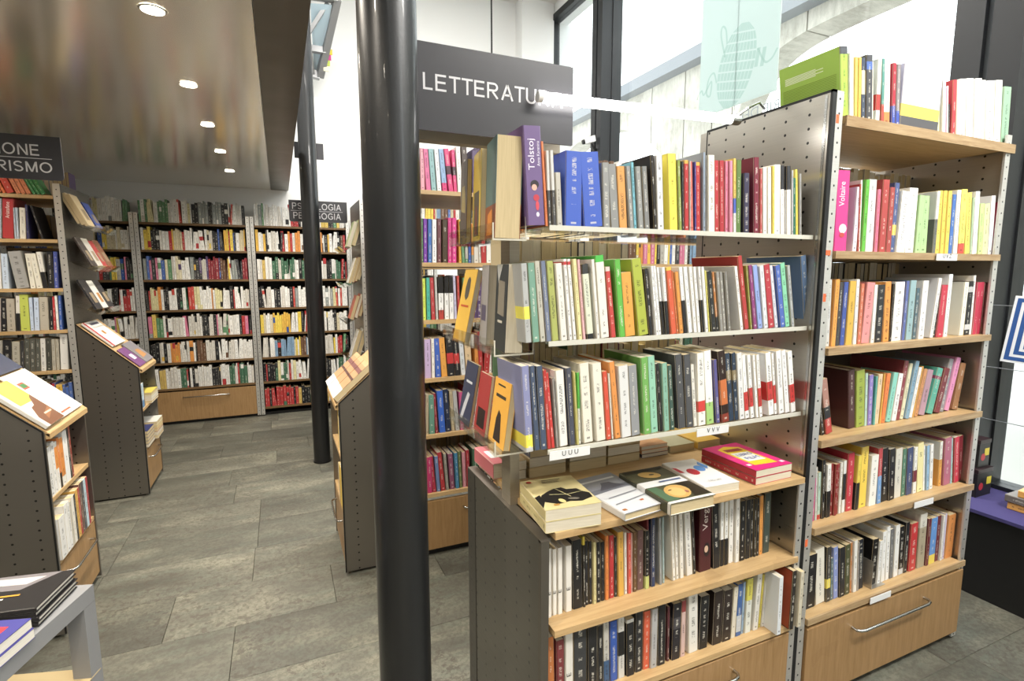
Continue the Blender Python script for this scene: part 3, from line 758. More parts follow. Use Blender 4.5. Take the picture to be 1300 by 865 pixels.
# grey metal table in the corner
ang = math.atan2(0.292, 0.956)
tb = thing('metal_table', (-0.62, 1.45, 0), 'grey metal table with book piles beside the end display unit', 'table')
TT = 0.66
cn = onZ(118.5, 742, TT); e1 = Vector((0.292, 0.956, 0)); e2 = Vector((-0.956, 0.292, 0))
TL, TW, ft = 0.85, 0.75, 0.042
def tp(u, v, z): return cn-e1*u+e2*v+Vector((0, 0, z))-Vector((0, 0, cn.z))
def tbox(u0, u1, v0, v1, z0, z1): return MB().obox(tp(u0, v0, z0), -e1*(u1-u0), e2*(v1-v0), (0, 0, z1-z0))
MBt = tbox(0, ft, 0, TW, TT-0.042, TT)
for q4 in ((TL-ft, TL, 0, TW), (ft, TL-ft, 0, ft), (ft, TL-ft, TW-ft, TW)):
    b_ = tbox(*q4, TT-0.042, TT); MBt.add(b_.v, b_.f)
MBt.build('top_frame', 'table', tb)
tbox(ft, TL-ft, ft, TW-ft, TT-0.03, TT-0.004).build('top_board', 'table', tb)
for u, v in ((0, 0), (0, TW-ft), (TL-ft, 0), (TL-ft, TW-ft)): tbox(u, u+ft, v, v+ft, 0.0, TT-0.043).build('leg', 'table', tb)
tbox(0.006, TL-0.006, 0.006, TW-0.006, 0.36, 0.385).build('lower_shelf', 'table', tb)

# ================================================================== BOOKS
import colorsys
PAGE = lin('cdbb94'); PAGEW = lin('d9d2c0')
BOOKS = []
def cname(h):
    h = h.lstrip('#'); r, g, b = (int(h[i:i+2], 16)/255 for i in (0, 2, 4))
    hh, s, v = colorsys.rgb_to_hsv(r, g, b); hh *= 360
    if v < 0.20: return 'black'
    if s < 0.14: return 'white' if v > 0.82 else 'pale grey' if v > 0.66 else 'grey' if v > 0.42 else 'charcoal'
    if s < 0.24 and 20 < hh < 75: return 'cream' if v > 0.78 else 'beige' if v > 0.6 else 'taupe'
    if hh < 14 or hh >= 345: return ('pink' if s < 0.5 and v > 0.7 else 'maroon' if v < 0.56 else 'red')
    if hh < 40: return ('brown' if v < 0.60 else 'tan' if s < 0.45 else 'orange' if hh < 30 else 'amber')
    if hh < 66: return ('olive' if v < 0.70 else 'pale yellow' if s < 0.45 else 'yellow')
    if hh < 90: return 'olive green' if v < 0.65 else 'lime green'
    if hh < 150: return 'dark green' if v < 0.42 else 'pale green' if s < 0.36 else 'green'
    if hh < 195: return 'dark teal' if v < 0.45 else 'mint' if v > 0.66 and s < 0.5 else 'teal'
    if hh < 262: return 'navy' if v < 0.46 else 'pale blue' if s < 0.35 and v > 0.62 else 'slate blue' if s < 0.42 else 'blue'
    if hh < 300: return 'lavender' if s < 0.36 and v > 0.6 else 'purple'
    return 'pale pink' if s < 0.25 else 'magenta' if s > 0.6 else 'mauve'
_lin = lin
def dull(h, k=0.13):
    r, g, b, _ = _lin(h); l = 0.3*r+0.59*g+0.11*b
    return (r+(l-r)*k, g+(l-g)*k, b+(l-b)*k, 1)
def gen(w, h, d, col, bands, hard, pages, spine_only=False):
    c = min(0.0025, w*0.22); t = min(0.0022 if hard else 0.0012, w*0.2); ins = 0.003 if hard else 0.0006
    ring = [(0, d), (0, c), (c, 0), (w-c, 0), (w, c), (w, d), (w-t, d), (w-t, t), (t, t), (t, d)]
    cuts = sorted({0.0, 1.0} | {q for b in bands for q in b[:2]})
    vs = [(x, y, q*h) for q in cuts for x, y in ring]; fs = []; cs = []; uv = []
    for k in range(len(cuts)-1):
        m = (cuts[k]+cuts[k+1])/2; cc = dull(col)
        for b in bands:
            if b[0] <= m <= b[1]: cc = dull(b[2])
        for i in range(10):
            j = (i+1) % 10
            fs.append((k*10+i, k*10+j, k*10+10+j, k*10+10+i)); cs.append(dull(col) if spine_only and not 1 <= i <= 3 else cc)
            if 1 <= i <= 3: uv += [(ring[i][0]/w-0.5, cuts[k]), (ring[j][0]/w-0.5, cuts[k]), (ring[j][0]/w-0.5, cuts[k+1]), (ring[i][0]/w-0.5, cuts[k+1])]
            else: uv += [(5, 5)]*4
    for lv, fl in ((0, True), (len(cuts)-1, False)):
        for f in ((0, 1, 8, 9), (1, 2, 8), (2, 3, 7, 8), (3, 4, 7), (4, 5, 6, 7)):
            g = tuple(lv*10+i for i in f); fs.append(g[::-1] if fl else g); cs.append(dull(col)); uv += [(5, 5)]*len(f)
    y0, y1, z0, z1, x0, x1 = t*0.5, d-ins*1.2, ins, h-ins, t*0.5, w-t*0.5
    pv = [(x0, y0, z0), (x1, y0, z0), (x1, y1, z0), (x0, y1, z0), (x0, y0, z1), (x1, y0, z1), (x1, y1, z1), (x0, y1, z1)]
    pf_ = [(0, 3, 2, 1), (4, 5, 6, 7), (1, 2, 6, 5), (2, 3, 7, 6), (3, 0, 4, 7)]
    return vs, fs, cs, uv, pv, pf_
def ink_for(col):
    r, g, b, _ = lin(col); l = 0.3*r+0.6*g+0.1*b
    return lin('25221f') if l > 0.30 else lin('d9d5c8')
def set_attrs(me, cs, inks, seeds, uv=None):
    a = me.attributes.new('Col', 'FLOAT_COLOR', 'FACE'); a.data.foreach_set('color', [v for c in cs for v in c])
    if inks is not None:
        a = me.attributes.new('Ink', 'FLOAT_COLOR', 'FACE'); a.data.foreach_set('color', [v for c in inks for v in c])
        a = me.attributes.new('Seed', 'FLOAT', 'FACE'); a.data.foreach_set('value', seeds)
    if uv is not None:
        l = me.uv_layers.new(name='UVMap'); l.data.foreach_set('uv', [v for q in uv for v in q])
def area_px(mt, w, h, d):
    xs, ys_ = [], []
    for x in (0, w):
        for y in (0, d):
            for z in (0, h):
                try: a_, b_ = proj(mt @ Vector((x, y, z)))
                except ZeroDivisionError: return 0
                xs.append(a_); ys_.append(b_)
    return (max(xs)-min(xs))*(max(ys_)-min(ys_))
def spine_px(mt, w, h):
    a_, b_ = proj(mt @ Vector((0, 0, 0))), proj(mt @ Vector((w, 0, h)))
    return abs(a_[0]-b_[0])*abs(a_[1]-b_[1])
def add_book(mt, w, h, d, col, bands=(), hard=False, row=None, stuff=False, label=None, prio=None, white=False, **kw):
    b = dict(mt=mt, w=w, h=h, d=d, col=col, bands=list(bands), hard=hard, row=row, stuff=stuff, label=label, white=white,
             prio=prio if prio is not None else spine_px(mt, w, h), **kw)
    BOOKS.append(b); return b
def upright(x, y, z, w, h, lean):   # matrix for a spine-out book whose lower left (or right) edge rests on the shelf
    if lean >= 0: return Matrix.Translation((x+w/math.cos(lean), y, z)) @ Matrix.Rotation(lean, 4, 'Y') @ Matrix.Translation((-w, 0, 0)), 0
    return Matrix.Translation((x, y, z)) @ Matrix.Rotation(lean, 4, 'Y'), 0
ROWS = {}
def row(key, phrase, anchor, rev, Y0, z, crop, entries, deep=None):
    cx, cy_, sc_ = crop if not isinstance(crop, list) else crop[0]
    ROWS.setdefault(key, dict(phrase=phrase, anchor=anchor, rev=rev, books=[]))
    recs = []
    for e in entries:
        xl, xr, xt, yt, col = e[:5]; bands = e[5] if len(e) > 5 and e[5] else []; opt = e[6] if len(e) > 6 else {}
        pl_, pr_ = cx+xl/sc_, cx+xr/sc_
        X0, X1 = XatZ(pl_, Y0, z), XatZ(pr_, Y0, z)
        recs.append([X0, X1, xt, cy_+yt/sc_, col, bands, opt, pl_])
    last = 0.0
    for r_ in recs:
        X0, X1, xt, yt, col, bands, opt, pl_ = r_
        if xt is None:
            ty = onY(pl_, yt, Y0).z; lean = last; h = (ty-z)/math.cos(lean)
        else:
            tp_ = onY(cx+xt/sc_, yt, Y0); lean = math.atan2(tp_.x-X0, tp_.z-z); h = math.hypot(tp_.x-X0, tp_.z-z)
        lean = max(-0.5, min(0.5, lean))
        if abs(lean) < 0.012: lean = 0.0
        last = lean
        w = max(0.004, (X1-X0)*math.cos(lean)-0.0006)
        h = max(0.10, h)
        if lean > 0: h -= w*math.sin(lean)*0.5
        d = opt.get('d', min(0.205, max(0.10, 0.66*h)))
        jy = rnd.random()*0.006+opt.get('dy', 0)
        if opt.get('face'):
            th = opt['face']
            mt = Matrix.Translation((X0, Y0+jy+th, z)) @ Matrix.Rotation(-math.pi/2, 4, 'Z')
            b = add_book(mt, th, h, X1-X0, col, bands, row=key, prio=9999, **{k: v for k, v in opt.items() if k in ('title', 'label', 'hard', 'white')})
        else:
            mt, _ = upright(X0, Y0+jy, z+0.0004, w, h, lean)
            b = add_book(mt, w, h, d, col, bands, row=key, **{k: v for k, v in opt.items() if k in ('title', 'label', 'hard', 'white', 'fig', 'prio', 'spine_only', 'backprints')})
        ROWS[key]['books'].append(b)
PAL = ['d8d6d0', 'e2e0da', 'cfcac0', 'e6e4df', '2a2a2c', '1f1f22', '3c3c40', 'b02a2c', 'c23a2e', '8a2430', 'd98a2e', 'e0b02a', 'e6c832', '2f55a0', '4a6ab0', '5a8a60', '3f6a50', '8a8f8c', 'a8a49a', '6a4a34', 'c86a8a', '7a9ab8', 'd9cfae', '54406a']
def fill(x0, x1, y0, z, hmax, facing='front', pal=PAL, stuff=True, row_=None, wmin=0.010, wmax=0.032, gap=0.0, leanp=0.12, run=0.35, hmin=0.78):
    """rows of mixed books; facing 'front' spines toward -Y, 'back' spines toward +Y, or '+x' / '-x' rows along Y"""
    x = x0; col = rnd.choice(pal); out = []
    while x < x1-wmin:
        w = min(rnd.uniform(wmin, wmax), x1-x)
        if rnd.random() > run: col = rnd.choice(pal)
        h = hmax*rnd.uniform(hmin, 0.98); d = min(0.19, h*0.66)
        lean = rnd.choice((-0.10, 0.08, -0.05)) if rnd.random() < leanp else 0.0
        bands = []
        if rnd.random() < 0.2:
            q0 = rnd.choice((0.0, 0.1, 0.5, 0.72)); bands = [(q0, q0+rnd.choice((0.2, 0.28)), rnd.choice(pal))]
        step = w/math.cos(lean)+0.0006
        if facing == 'front': mt, _ = upright(x, y0+rnd.random()*0.008, z+0.0004, w, h, lean)
        elif facing == 'back': mt = Matrix.Translation((x+w, y0+d+rnd.random()*0.01, z+0.0004)) @ Matrix.Rotation(math.pi, 4, 'Z')
        elif facing == '+x': mt = Matrix.Translation((y0-rnd.random()*0.01, x, z+0.0004)) @ Matrix.Rotation(math.pi/2, 4, 'Z')
        else: mt = Matrix.Translation((y0+rnd.random()*0.01, x+w, z+0.0004)) @ Matrix.Rotation(-math.pi/2, 4, 'Z')
        out.append(add_book(mt, w, h, d, col, bands, stuff=stuff, row=row_)); x += step
    return out

E_ = {'title': [('E', 0.33, 0.045, 0.5, 0.55, '1b1b1d')]}
CA = (570, 150, 4.804); CB = (780, 170, 4.643)
row('A', 'top clear shelf of the literature bookcase', 'the steel divider panel', True, 1.104, 1.557, CA, [
    (487, 595, 455, 40, '6f5788', [], {'d': 0.15, 'hard': True, 'label': 'tall thick purple book with white title and cartoon woman on its spine, top clear shelf', 'title': [('Tolstoj', 0.56, 0.31, 0.42, 0.34, 'e8e2ee'), ('Anna Karenina', 0.60, 0.25, 0.80, 0.16, 'e8e2ee')], 'fig': 1}),
    (596, 611, 566, 140, 'd8743a'), (613, 637, 597, 195, '4a4a4c', [(0.48, 1, 'c9c8c6')]), (638, 662, 617, 195, '4a4a4c', [(0.48, 1, 'c9c8c6')]), (664, 700, 650, 330, 'b9b4a8'),
    (712, 815, 715, 195, '3f5fc0', [], {'d': 0.17}), (830, 945, 800, 205, '3f5fc0', [], {'d': 0.17}), (946, 990, 936, 270, '8f8f8d'), (991, 1044, 968, 280, '8a8a88'),
    (1046, 1098, 1028, 292, 'd9963f')])
row('A', '', '', True, 1.104, 1.557, CB, [
    (92, 121, 68, 190, '8f908e'), (123, 144, 103, 165, '6fb3c4'), (146, 179, 125, 192, '8f908e'), (180, 213, 160, 192, '7d7d7c'),
    (235, 257, 212, 125, '2a2320'), (258, 298, 246, 125, 'd5d5d8', [], {'d': 0.15}), (331, 382, 318, 115, 'f0dd20', [], {'d': 0.16, 'label': 'thick bright yellow book with black title, top clear shelf of the literature bookcase'}),
    (384, 404, 372, 155, '8a9a3c'), (405, 413, 402, 160, '45464a'), (415, 443, 412, 155, 'b8282c', [(0.95, 1, 'd9a52e')]), (444, 454, 442, 160, 'b0a8a0'), (456, 479, 448, 160, 'd96a5a'),
    (480, 489, 478, 165, '4a4a9a'), (490, 519, 487, 165, 'b8282c', [(0.95, 1, 'd9a52e')]), (527, 547, 527, 108, '8a97a8', [], {'d': 0.19}), (554, 595, 552, 125, 'e6e1d4'),
    (597, 627, 595, 155, 'b52a33'), (629, 660, 627, 155, 'b02a33'), (662, 681, 663, 158, 'e07a9a'), (682, 702, 682, 158, 'e58aa8'), (703, 723, 702, 145, 'd9b84a', [(0.27, 0.47, '4a62b8'), (0, 0.27, 'd8d8d4')]),
    (724, 755, 730, 152, '5c7a3a'), (768, 803, 770, 230, '3a3550'), (826, 860, 827, 137, '7a2438', [], {'d': 0.19}), (861, 875, 862, 205, 'c05050'), (880, 906, 880, 200, 'eeeae0'), (911, 934, 911, 195, 'eeeae0'),
    (935, 948, 935, 190, 'e6c93a'), (950, 988, 952, 180, 'f4f4f4'), (990, 1015, 990, 185, 'f2f2f2', [(0.66, 1, '3a3b40')]), (1017, 1042, 1017, 190, 'f2f2f2', [(0.66, 1, '3a3b40')]),
    (1045, 1057, 1046, 215, 'b5b5b5'), (1058, 1077, 1058, 260, '2f6e58'), (1078, 1096, 1075, 208, 'e2cf3a'), (1097, 1112, 1096, 235, '9a9a98')])
CA = (570, 310, 5.0); CB = (800, 310, 5.0)
row('B', 'middle clear shelf of the literature bookcase', 'the steel divider panel', True, 1.104, 1.287, CA, [
    (487, 530, 455, 125, 'a9abaa', [(0.30, 0.46, 'e6dc30')], {'d': 0.14}), (535, 583, 500, 122, '6e9a86'), (585, 622, 545, 110, 'b5b2a4'), (625, 659, 585, 110, '6e7890'), (661, 705, 623, 110, 'a3aa52'),
    (715, 760, 677, 125, 'dcd9cf'), (770, 795, 730, 97, 'dcdcda', [(0.93, 0.97, 'c83a3a')]), (797, 822, 755, 97, 'dcdcda', [(0.93, 0.97, 'c83a3a')]), (825, 853, 786, 97, 'ddd596'), (854, 873, 815, 100, 'd9a7a9'),
    (880, 925, 842, 130, 'cfd3bd', [(0.87, 1, '3a3b3a'), (0, 0.07, '2a2a2a')], {'label': 'pale green book with dark head and dark red title, middle clear shelf of literature bookcase', 'title': [('Dopo di lei', 0.22, 0.28, 0.55, 0.22, '7a2a2a'), ('Jonathan Tropper', 0.54, 0.28, 0.5, 0.15, '6a8a4a')]}),
    (940, 965, 902, 100, 'd8d6d0'), (970, 1028, 932, 75, 'dfdbd0', [(0.92, 1, '3fb83c')], {'d': 0.17}), (1036, 1070, 996, 148, 'c23a34', [(0.94, 1, 'd8c8c0')]), (1085, 1125, 1050, 100, '58b035', [], {'d': 0.15}),
    (1127, 1195, 1097, 185, 'e09b2a')])
row('B', '', '', True, 1.104, 1.287, CB, [
    (65, 129, 15, 98, 'a6b125', [], {'d': 0.15, 'label': 'thick lime green book with white title, middle clear shelf of literature bookcase'}), (131, 158, 96, 160, '2a2a2c'), (165, 185, 130, 143, 'e2e2e2'), (186, 208, 150, 143, 'e2e2e2'),
    (215, 233, 175, 150, 'e2e2e2', [(0, 0.5, '242426')]), (234, 258, 203, 150, 'e2e2e2', [(0, 0.5, '242426')]), (262, 300, 226, 150, 'd1552c', [(0.95, 1, 'e0b82e')]), (302, 318, 266, 175, 'c26420'), (319, 345, 286, 180, 'e0922e'),
    (346, 373, 312, 150, 'e2e2e2', [(0, 0.5, '242426')]), (380, 409, 345, 148, 'e4e4e2'), (410, 435, 377, 148, 'e4e4e2'), (436, 459, 405, 148, 'e4e4e2'), (460, 478, 430, 148, 'e2e2e2', [(0, 0.5, '242426')]), (480, 502, 452, 148, 'e4e4e2'),
    (503, 513, 477, 170, 'd8cf5a'), (520, 550, 487, 175, '2a2b2b'), (551, 569, 522, 180, 'b5722f', [(0, 0.25, '2a2a2a')]), (575, 600, 547, 180, '8d8a84'), (601, 625, 575, 180, '8d8a84'), (626, 648, 600, 180, '7f7c76'),
    (700, 723, 660, 145, 'e3e1de', [], {'d': 0.16}), (737, 768, 690, 80, 'b43432', [], {'d': 0.18}), (769, 780, 738, 140, '9a9a3f'), (786, 812, 752, 138, '8d3b78'), (816, 848, 780, 140, '8aa0d8'), (850, 880, 820, 142, 'd0d2d8'),
    (882, 922, 850, 135, 'b52f3c', [], {'title': [('Anne Tyler', 0.62, 0.28, 0.5, 0.28, 'e0b04a')]}), (926, 950, 890, 140, 'c9cbd8'), (958, 992, 922, 140, '4a68b8'), (993, 1025, 960, 125, '7cc9a0', [], {'d': 0.15}), (1026, 1048, 996, 140, 'a5a9a8'),
    (1116, 1152, 1092, 78, '5a7598', [], {'d': 0.20})])
CA = (570, 430, 5.0); CB = (800, 430, 5.0)
row('C', 'lowest clear shelf of the literature bookcase', 'the steel divider panel', True, 1.104, 1.022, CA, [
    (490, 541, 458, 180, '8286b0', [(0.05, 0.20, 'e8d820'), (0, 0.05, 'b8b8b8')], {'d': 0.15, 'label': 'lavender book with a yellow paper band, lowest clear shelf of literature bookcase'}), (550, 586, 513, 180, '45526a'), (588, 628, 557, 180, '45526a'), (630, 654, 598, 205, 'b92e2c'), (655, 681, 613, 225, 'c9302c'),
    (685, 698, 655, 255, '8a8580'), (710, 765, 681, 210, 'deddd8'), (776, 812, 748, 193, '4a4d5c'), (815, 829, 790, 215, 'b9b060'), (831, 848, 818, 220, 'd8d8cc', [(0.5, 1, '4fb03a')]), (863, 925, 832, 165, 'dfdacb'), (943, 1003, 911, 165, 'dfdacb'),
    (1008, 1041, 979, 215, 'd2492c'), (1042, 1053, 1016, 225, 'd8d4c8'), (1060, 1098, 1018, 155, 'dd8c35', [], {'d': 0.15}), (1100, 1163, 1076, 180, 'd4d4d3'), (1165, 1222, 1140, 178, '8e9093')])
row('C', '', '', True, 1.104, 1.022, CB, [
    (91, 138, 68, 125, '6aa84a', [], {'d': 0.17}), (140, 188, 116, 120, '8cc4a8'), (195, 219, 167, 165, '252525'), (222, 258, 205, 162, '7fb09a'), (260, 290, 240, 175, '3f5a50'), (316, 361, 290, 108, '4e4f52'), (365, 410, 343, 108, '4e4f52'),
    (412, 438, 390, 172, 'd9d6cc'), (440, 490, 430, 98, 'e6e4dc', [(0.19, 0.34, 'd0342c')]), (491, 541, 470, 85, 'e9e9e2', [(0, 0.3, '9cc46a')]), (556, 582, 535, 140, '5b5690'), (586, 632, 556, 85, '2e1c14', [(0.25, 0.6, 'c86a28'), (0, 0.12, '8a3420')]),
    (635, 670, 606, 100, '2b3a4e', [(0.6, 0.75, '8a7a5a')]), (672, 700, 650, 98, '2b3a4e', [(0.6, 0.75, '8a7a5a')]), (702, 738, 683, 98, 'd8d8d8'), (740, 770, 713, 112, 'e4e4e2', [(0.12, 0.42, 'c8302c')]), (772, 798, 747, 110, 'e4e4e2', [(0.18, 0.48, 'c8302c')]),
    (800, 820, 776, 108, 'e4e4e2'), (821, 845, 798, 108, 'e4e4e2', [(0.17, 0.47, 'c8302c')]), (886, 924, 863, 98, 'e8e8e6', [(0.24, 0.54, 'c8302c')], {'d': 0.16}), (926, 946, 905, 100, 'e4e4e2', [(0.18, 0.48, 'c8302c')]),
    (948, 985, 928, 85, 'e2e2e2'), (988, 1021, 962, 82, 'dedee0'), (1022, 1055, 997, 88, 'e6e6e4', [(0.16, 0.46, 'c8302c')])])
CA = (590, 680, 4.675); CB = (780, 540, 4.643)
row('D', 'shelf right under the display table top', 'the steel divider panel', True, 1.115, 0.567, CA, [
    (488, 520, 486, 85, 'e0dcd4', [], E_), (525, 553, 524, 90, 'e4e0d8', [], E_), (555, 585, 554, 80, 'e4e0d8', [], E_), (602, 640, 600, 70, 'e0dcd4', [], E_), (648, 705, 640, 40, '222224'), (706, 721, 700, 10, '242424', [(0.88, 1, 'e0c820')]),
    (723, 744, 718, 45, '26262a'), (745, 765, 742, 45, '26262a'), (766, 785, 764, 45, 'cfc58a'), (788, 812, 787, 48, '222226'), (814, 838, 813, 48, '222226'), (840, 862, 838, 10, 'e07e28'), (865, 895, 864, 10, 'b8282c'), (897, 912, 896, 20, '2a2a2a'),
    (915, 950, 910, -12, 'd9a52e'), (955, 972, 952, -8, 'e0d8d0'), (973, 993, 972, -8, 'd84a3c'), (994, 1001, 994, -5, 'd8a8a0'), (1004, 1027, 1004, -12, '6b4a2a'), (1030, 1068, 1032, -20, '6e4e4c'), (1072, 1098, 1072, -20, '1f1f20', [(0, 0.22, 'b8c06a')])])
row('D', '', '', True, 1.115, 0.567, CB, [
    (206, 217, 200, 560, '7a2a34'), (220, 245, 221, 555, '2c3a5e'), (268, 284, 262, 552, '8f9496', [], {'d': 0.15}), (290, 304, 286, 548, '9ab0b0'), (345, 366, 330, 540, 'dedad0'), (368, 388, 355, 535, 'dedad0'), (390, 415, 382, 530, 'dedad0'),
    (432, 470, 415, 510, 'd8d6d0', [], {'title': [('ION', 0.10, 0.16, 0.5, 0.55, '9a2a3a')]}), (471, 488, 458, 515, '2a2a2a'), (505, 575, 512, 455, '4a1a20', [], {'d': 0.17, 'hard': True, 'label': 'thick maroon book with white title and small portrait, shelf under the display table top', 'title': [('Verga', 0.58, 0.36, 0.5, 0.42, 'd8ccc4')], 'fig': 2}),
    (586, 625, 578, 460, '222224'), (628, 650, 632, 462, 'dcdcd8', [(0, 0.42, '1f1f22')]), (652, 676, 656, 458, 'dcdcd8', [(0, 0.42, '1f1f22')]), (680, 710, 687, 450, 'dedcd6'), (712, 737, 720, 440, 'dedcd6'), (738, 771, 748, 455, '1d1d1f'), (776, 804, 785, 448, '1d1d1f'),
    (806, 824, 812, 443, '1d1d1f'), (825, 839, 830, 440, '222222'), (841, 856, 848, 436, '1d1d1f'), (858, 880, 868, 425, 'd98f2e'), (884, 922, 900, 412, '3e4a44')])
CB = (800, 640, 3.846)
row('E', 'lowest shelf under the display table', 'the steel divider panel', True, 1.088, 0.340, (590, 680, 4.675), [
    (497, 541, 489, 620, 'b86a2a'), (549, 596, 546, 635, '7a3034'), (600, 648, 597, 565, 'd8d4cc', [], E_), (652, 730, 650, 548, '3a3b3d'), (736, 790, 735, 545, '232325'), (791, 825, 790, 545, '232325'), (829, 866, 824, 490, 'b8b5ac', [(0, 0.35, '3a5a80')]), (873, 917, 870, 525, '2f55a8'),
    (920, 959, 918, 480, 'c4c2bc', [(0.35, 0.72, '1c1c1e')]), (966, 1012, 964, 510, '222224', [(0.94, 1, 'd0d0cc')]), (1020, 1062, 1026, 470, '2c2c2e'), (1066, 1106, 1073, 465, 'd0542e')])
row('E', '', '', True, 1.088, 0.340, CB, [
    (100, 132, 107, 520, 'a9a8a8'), (135, 172, 140, 488, '1f1f21'), (185, 197, 190, 510, '5a2a34'), (204, 245, 215, 495, '26242a', [(0.55, 0.75, '4a464a')]), (248, 272, 255, 480, 'c8a8a0', [(0.8, 1, '8a3a3a')]), (290, 336, 290, 425, 'd8d5cd'), (340, 382, 350, 462, '1e1e20'), (403, 447, 415, 438, '2e2420'),
    (450, 492, 462, 430, '2e2420'), (493, 516, 512, 412, 'd0c8b4'), (517, 545, 532, 400, '3a5f9a', [(0.08, 0.4, 'b8bcc0')]), (546, 560, 562, 390, '8aa4bc'), (562, 592, 580, 372, 'd0d4cc', [(0.6, 1, 'c8c03a')]), (600, 626, 625, 345, 'd4d2ca'), (631, 644, 655, 352, 'd8c83a'), (645, 660, 668, 350, 'd8d8d4')])
row('E', '', '', True, 1.042, 0.340, CB, [
    (718, 740, 733, 365, 'd0d4d8', [], {'d': 0.15}), (783, 803, 804, 335, '2a2624', [], {'d': 0.17, 'spine_only': False, 'backprints': [('9a4426', [(0.02, 0.01), (0.98, 0.01), (0.98, 0.99), (0.02, 0.99)])], 'label': 'large dark book with russet cover near the divider, lowest shelf under display table'}), (819, 838, 838, 338, 'c8bfa8')])
C1 = (990, 30, 4.194)
row('R1', 'topmost board of the window bookcase', 'the steel divider panel', False, 1.080, 1.897, C1, [
    (330, 371, 325, 118, '9dc433', [(0.89, 1, '4a4e55')], {'d': 0.20, 'label': 'big lime green book with grey head standing on the window bookcase', 'prio': 9999, 'spine_only': True, 'backprints': [('e4ecc8', [(0.10, 0.800), (0.62, 0.800), (0.62, 0.812), (0.10, 0.812)]),('e4ecc8', [(0.10, 0.778), (0.74, 0.778), (0.74, 0.790), (0.10, 0.790)]),('e4ecc8', [(0.10, 0.756), (0.62, 0.756), (0.62, 0.768), (0.10, 0.768)]),('e4ecc8', [(0.10, 0.734), (0.74, 0.734), (0.74, 0.746), (0.10, 0.746)]),('e4ecc8', [(0.10, 0.712), (0.62, 0.712), (0.62, 0.724), (0.10, 0.724)]),('7f9a2c', [(0.06, 0.620), (0.94, 0.620), (0.94, 0.632), (0.06, 0.632)]),('7f9a2c', [(0.06, 0.596), (0.94, 0.596), (0.94, 0.608), (0.06, 0.608)]),('7f9a2c', [(0.06, 0.572), (0.94, 0.572), (0.94, 0.584), (0.06, 0.584)]),('7f9a2c', [(0.06, 0.548), (0.94, 0.548), (0.94, 0.560), (0.06, 0.560)]),('7f9a2c', [(0.06, 0.524), (0.94, 0.524), (0.94, 0.536), (0.06, 0.536)]),('7f9a2c', [(0.06, 0.500), (0.94, 0.500), (0.94, 0.512), (0.06, 0.512)]),('7f9a2c', [(0.06, 0.476), (0.94, 0.476), (0.94, 0.488), (0.06, 0.488)]),('7f9a2c', [(0.06, 0.452), (0.94, 0.452), (0.94, 0.464), (0.06, 0.464)]),('7f9a2c', [(0.06, 0.428), (0.94, 0.428), (0.94, 0.440), (0.06, 0.440)]),('7f9a2c', [(0.06, 0.404), (0.94, 0.404), (0.94, 0.416), (0.06, 0.416)])]}), (373, 396, 373, 155, 'e8e8e6'), (400, 418, 405, 175, 'e8c84a'), (419, 436, 425, 178, 'e2b83a'),
    (437, 460, 438, 180, '3f4a5e', [(0.42, 0.8, 'd8cfa0')], {'label': 'navy book with a large pale title, topmost board of the window bookcase', 'title': [('VITALI', 0.42, 0.40, 0.5, 0.6, '3f4a5e')]}), (463, 497, 467, 163, '4a4b50', [(0.78, 0.9, '4a6ab0')]), (499, 509, 501, 200, 'e0dccc'), (511, 534, 526, 186, 'd8e0dc', [(0.2, 0.45, 'c83a34')]), (539, 556, 546, 185, '4f8f84', [(0, 0.3, 'b84a40')]),
    (557, 594, 562, 195, 'e8e6e2', [(0.0, 0.2, 'e0803a')]), (598, 617, 608, 208, 'b8243c', [(0, 0.32, '3f55b0')]), (618, 638, 628, 215, '8a8486', [(0, 0.25, '3f55b0')]), (641, 842, 650, 203, 'c4c4de', [(0.19, 0.38, 'ecd63a'), (0, 0.19, '55555a')], {'face': 0.045, 'label': 'pale lavender book with yellow band shown face-out on the window bookcase'}),
    (846, 860, 850, 250, 'e8e6b0'), (866, 884, 870, 300, 'eae8e4'), (885, 896, 889, 340, 'd060b8'), (897, 906, 900, 330, 'e8e6e4'), (907, 915, 910, 450, '3a3a3c'), (917, 938, 928, 298, 'c23440'), (939, 957, 945, 305, 'ece2c4'),
    (960, 995, 968, 292, 'eeeeec'), (996, 1034, 1003, 290, 'f0f0ee'), (1035, 1072, 1042, 292, 'f0f0ee'), (1073, 1098, 1085, 298, 'eeeeec'), (1099, 1140, 1110, 302, 'f0f0ee'), (1141, 1177, 1155, 300, 'f0f0ee'), (1183, 1222, 1205, 332, '8fb898')])
C1 = (1020, 180, 4.643)
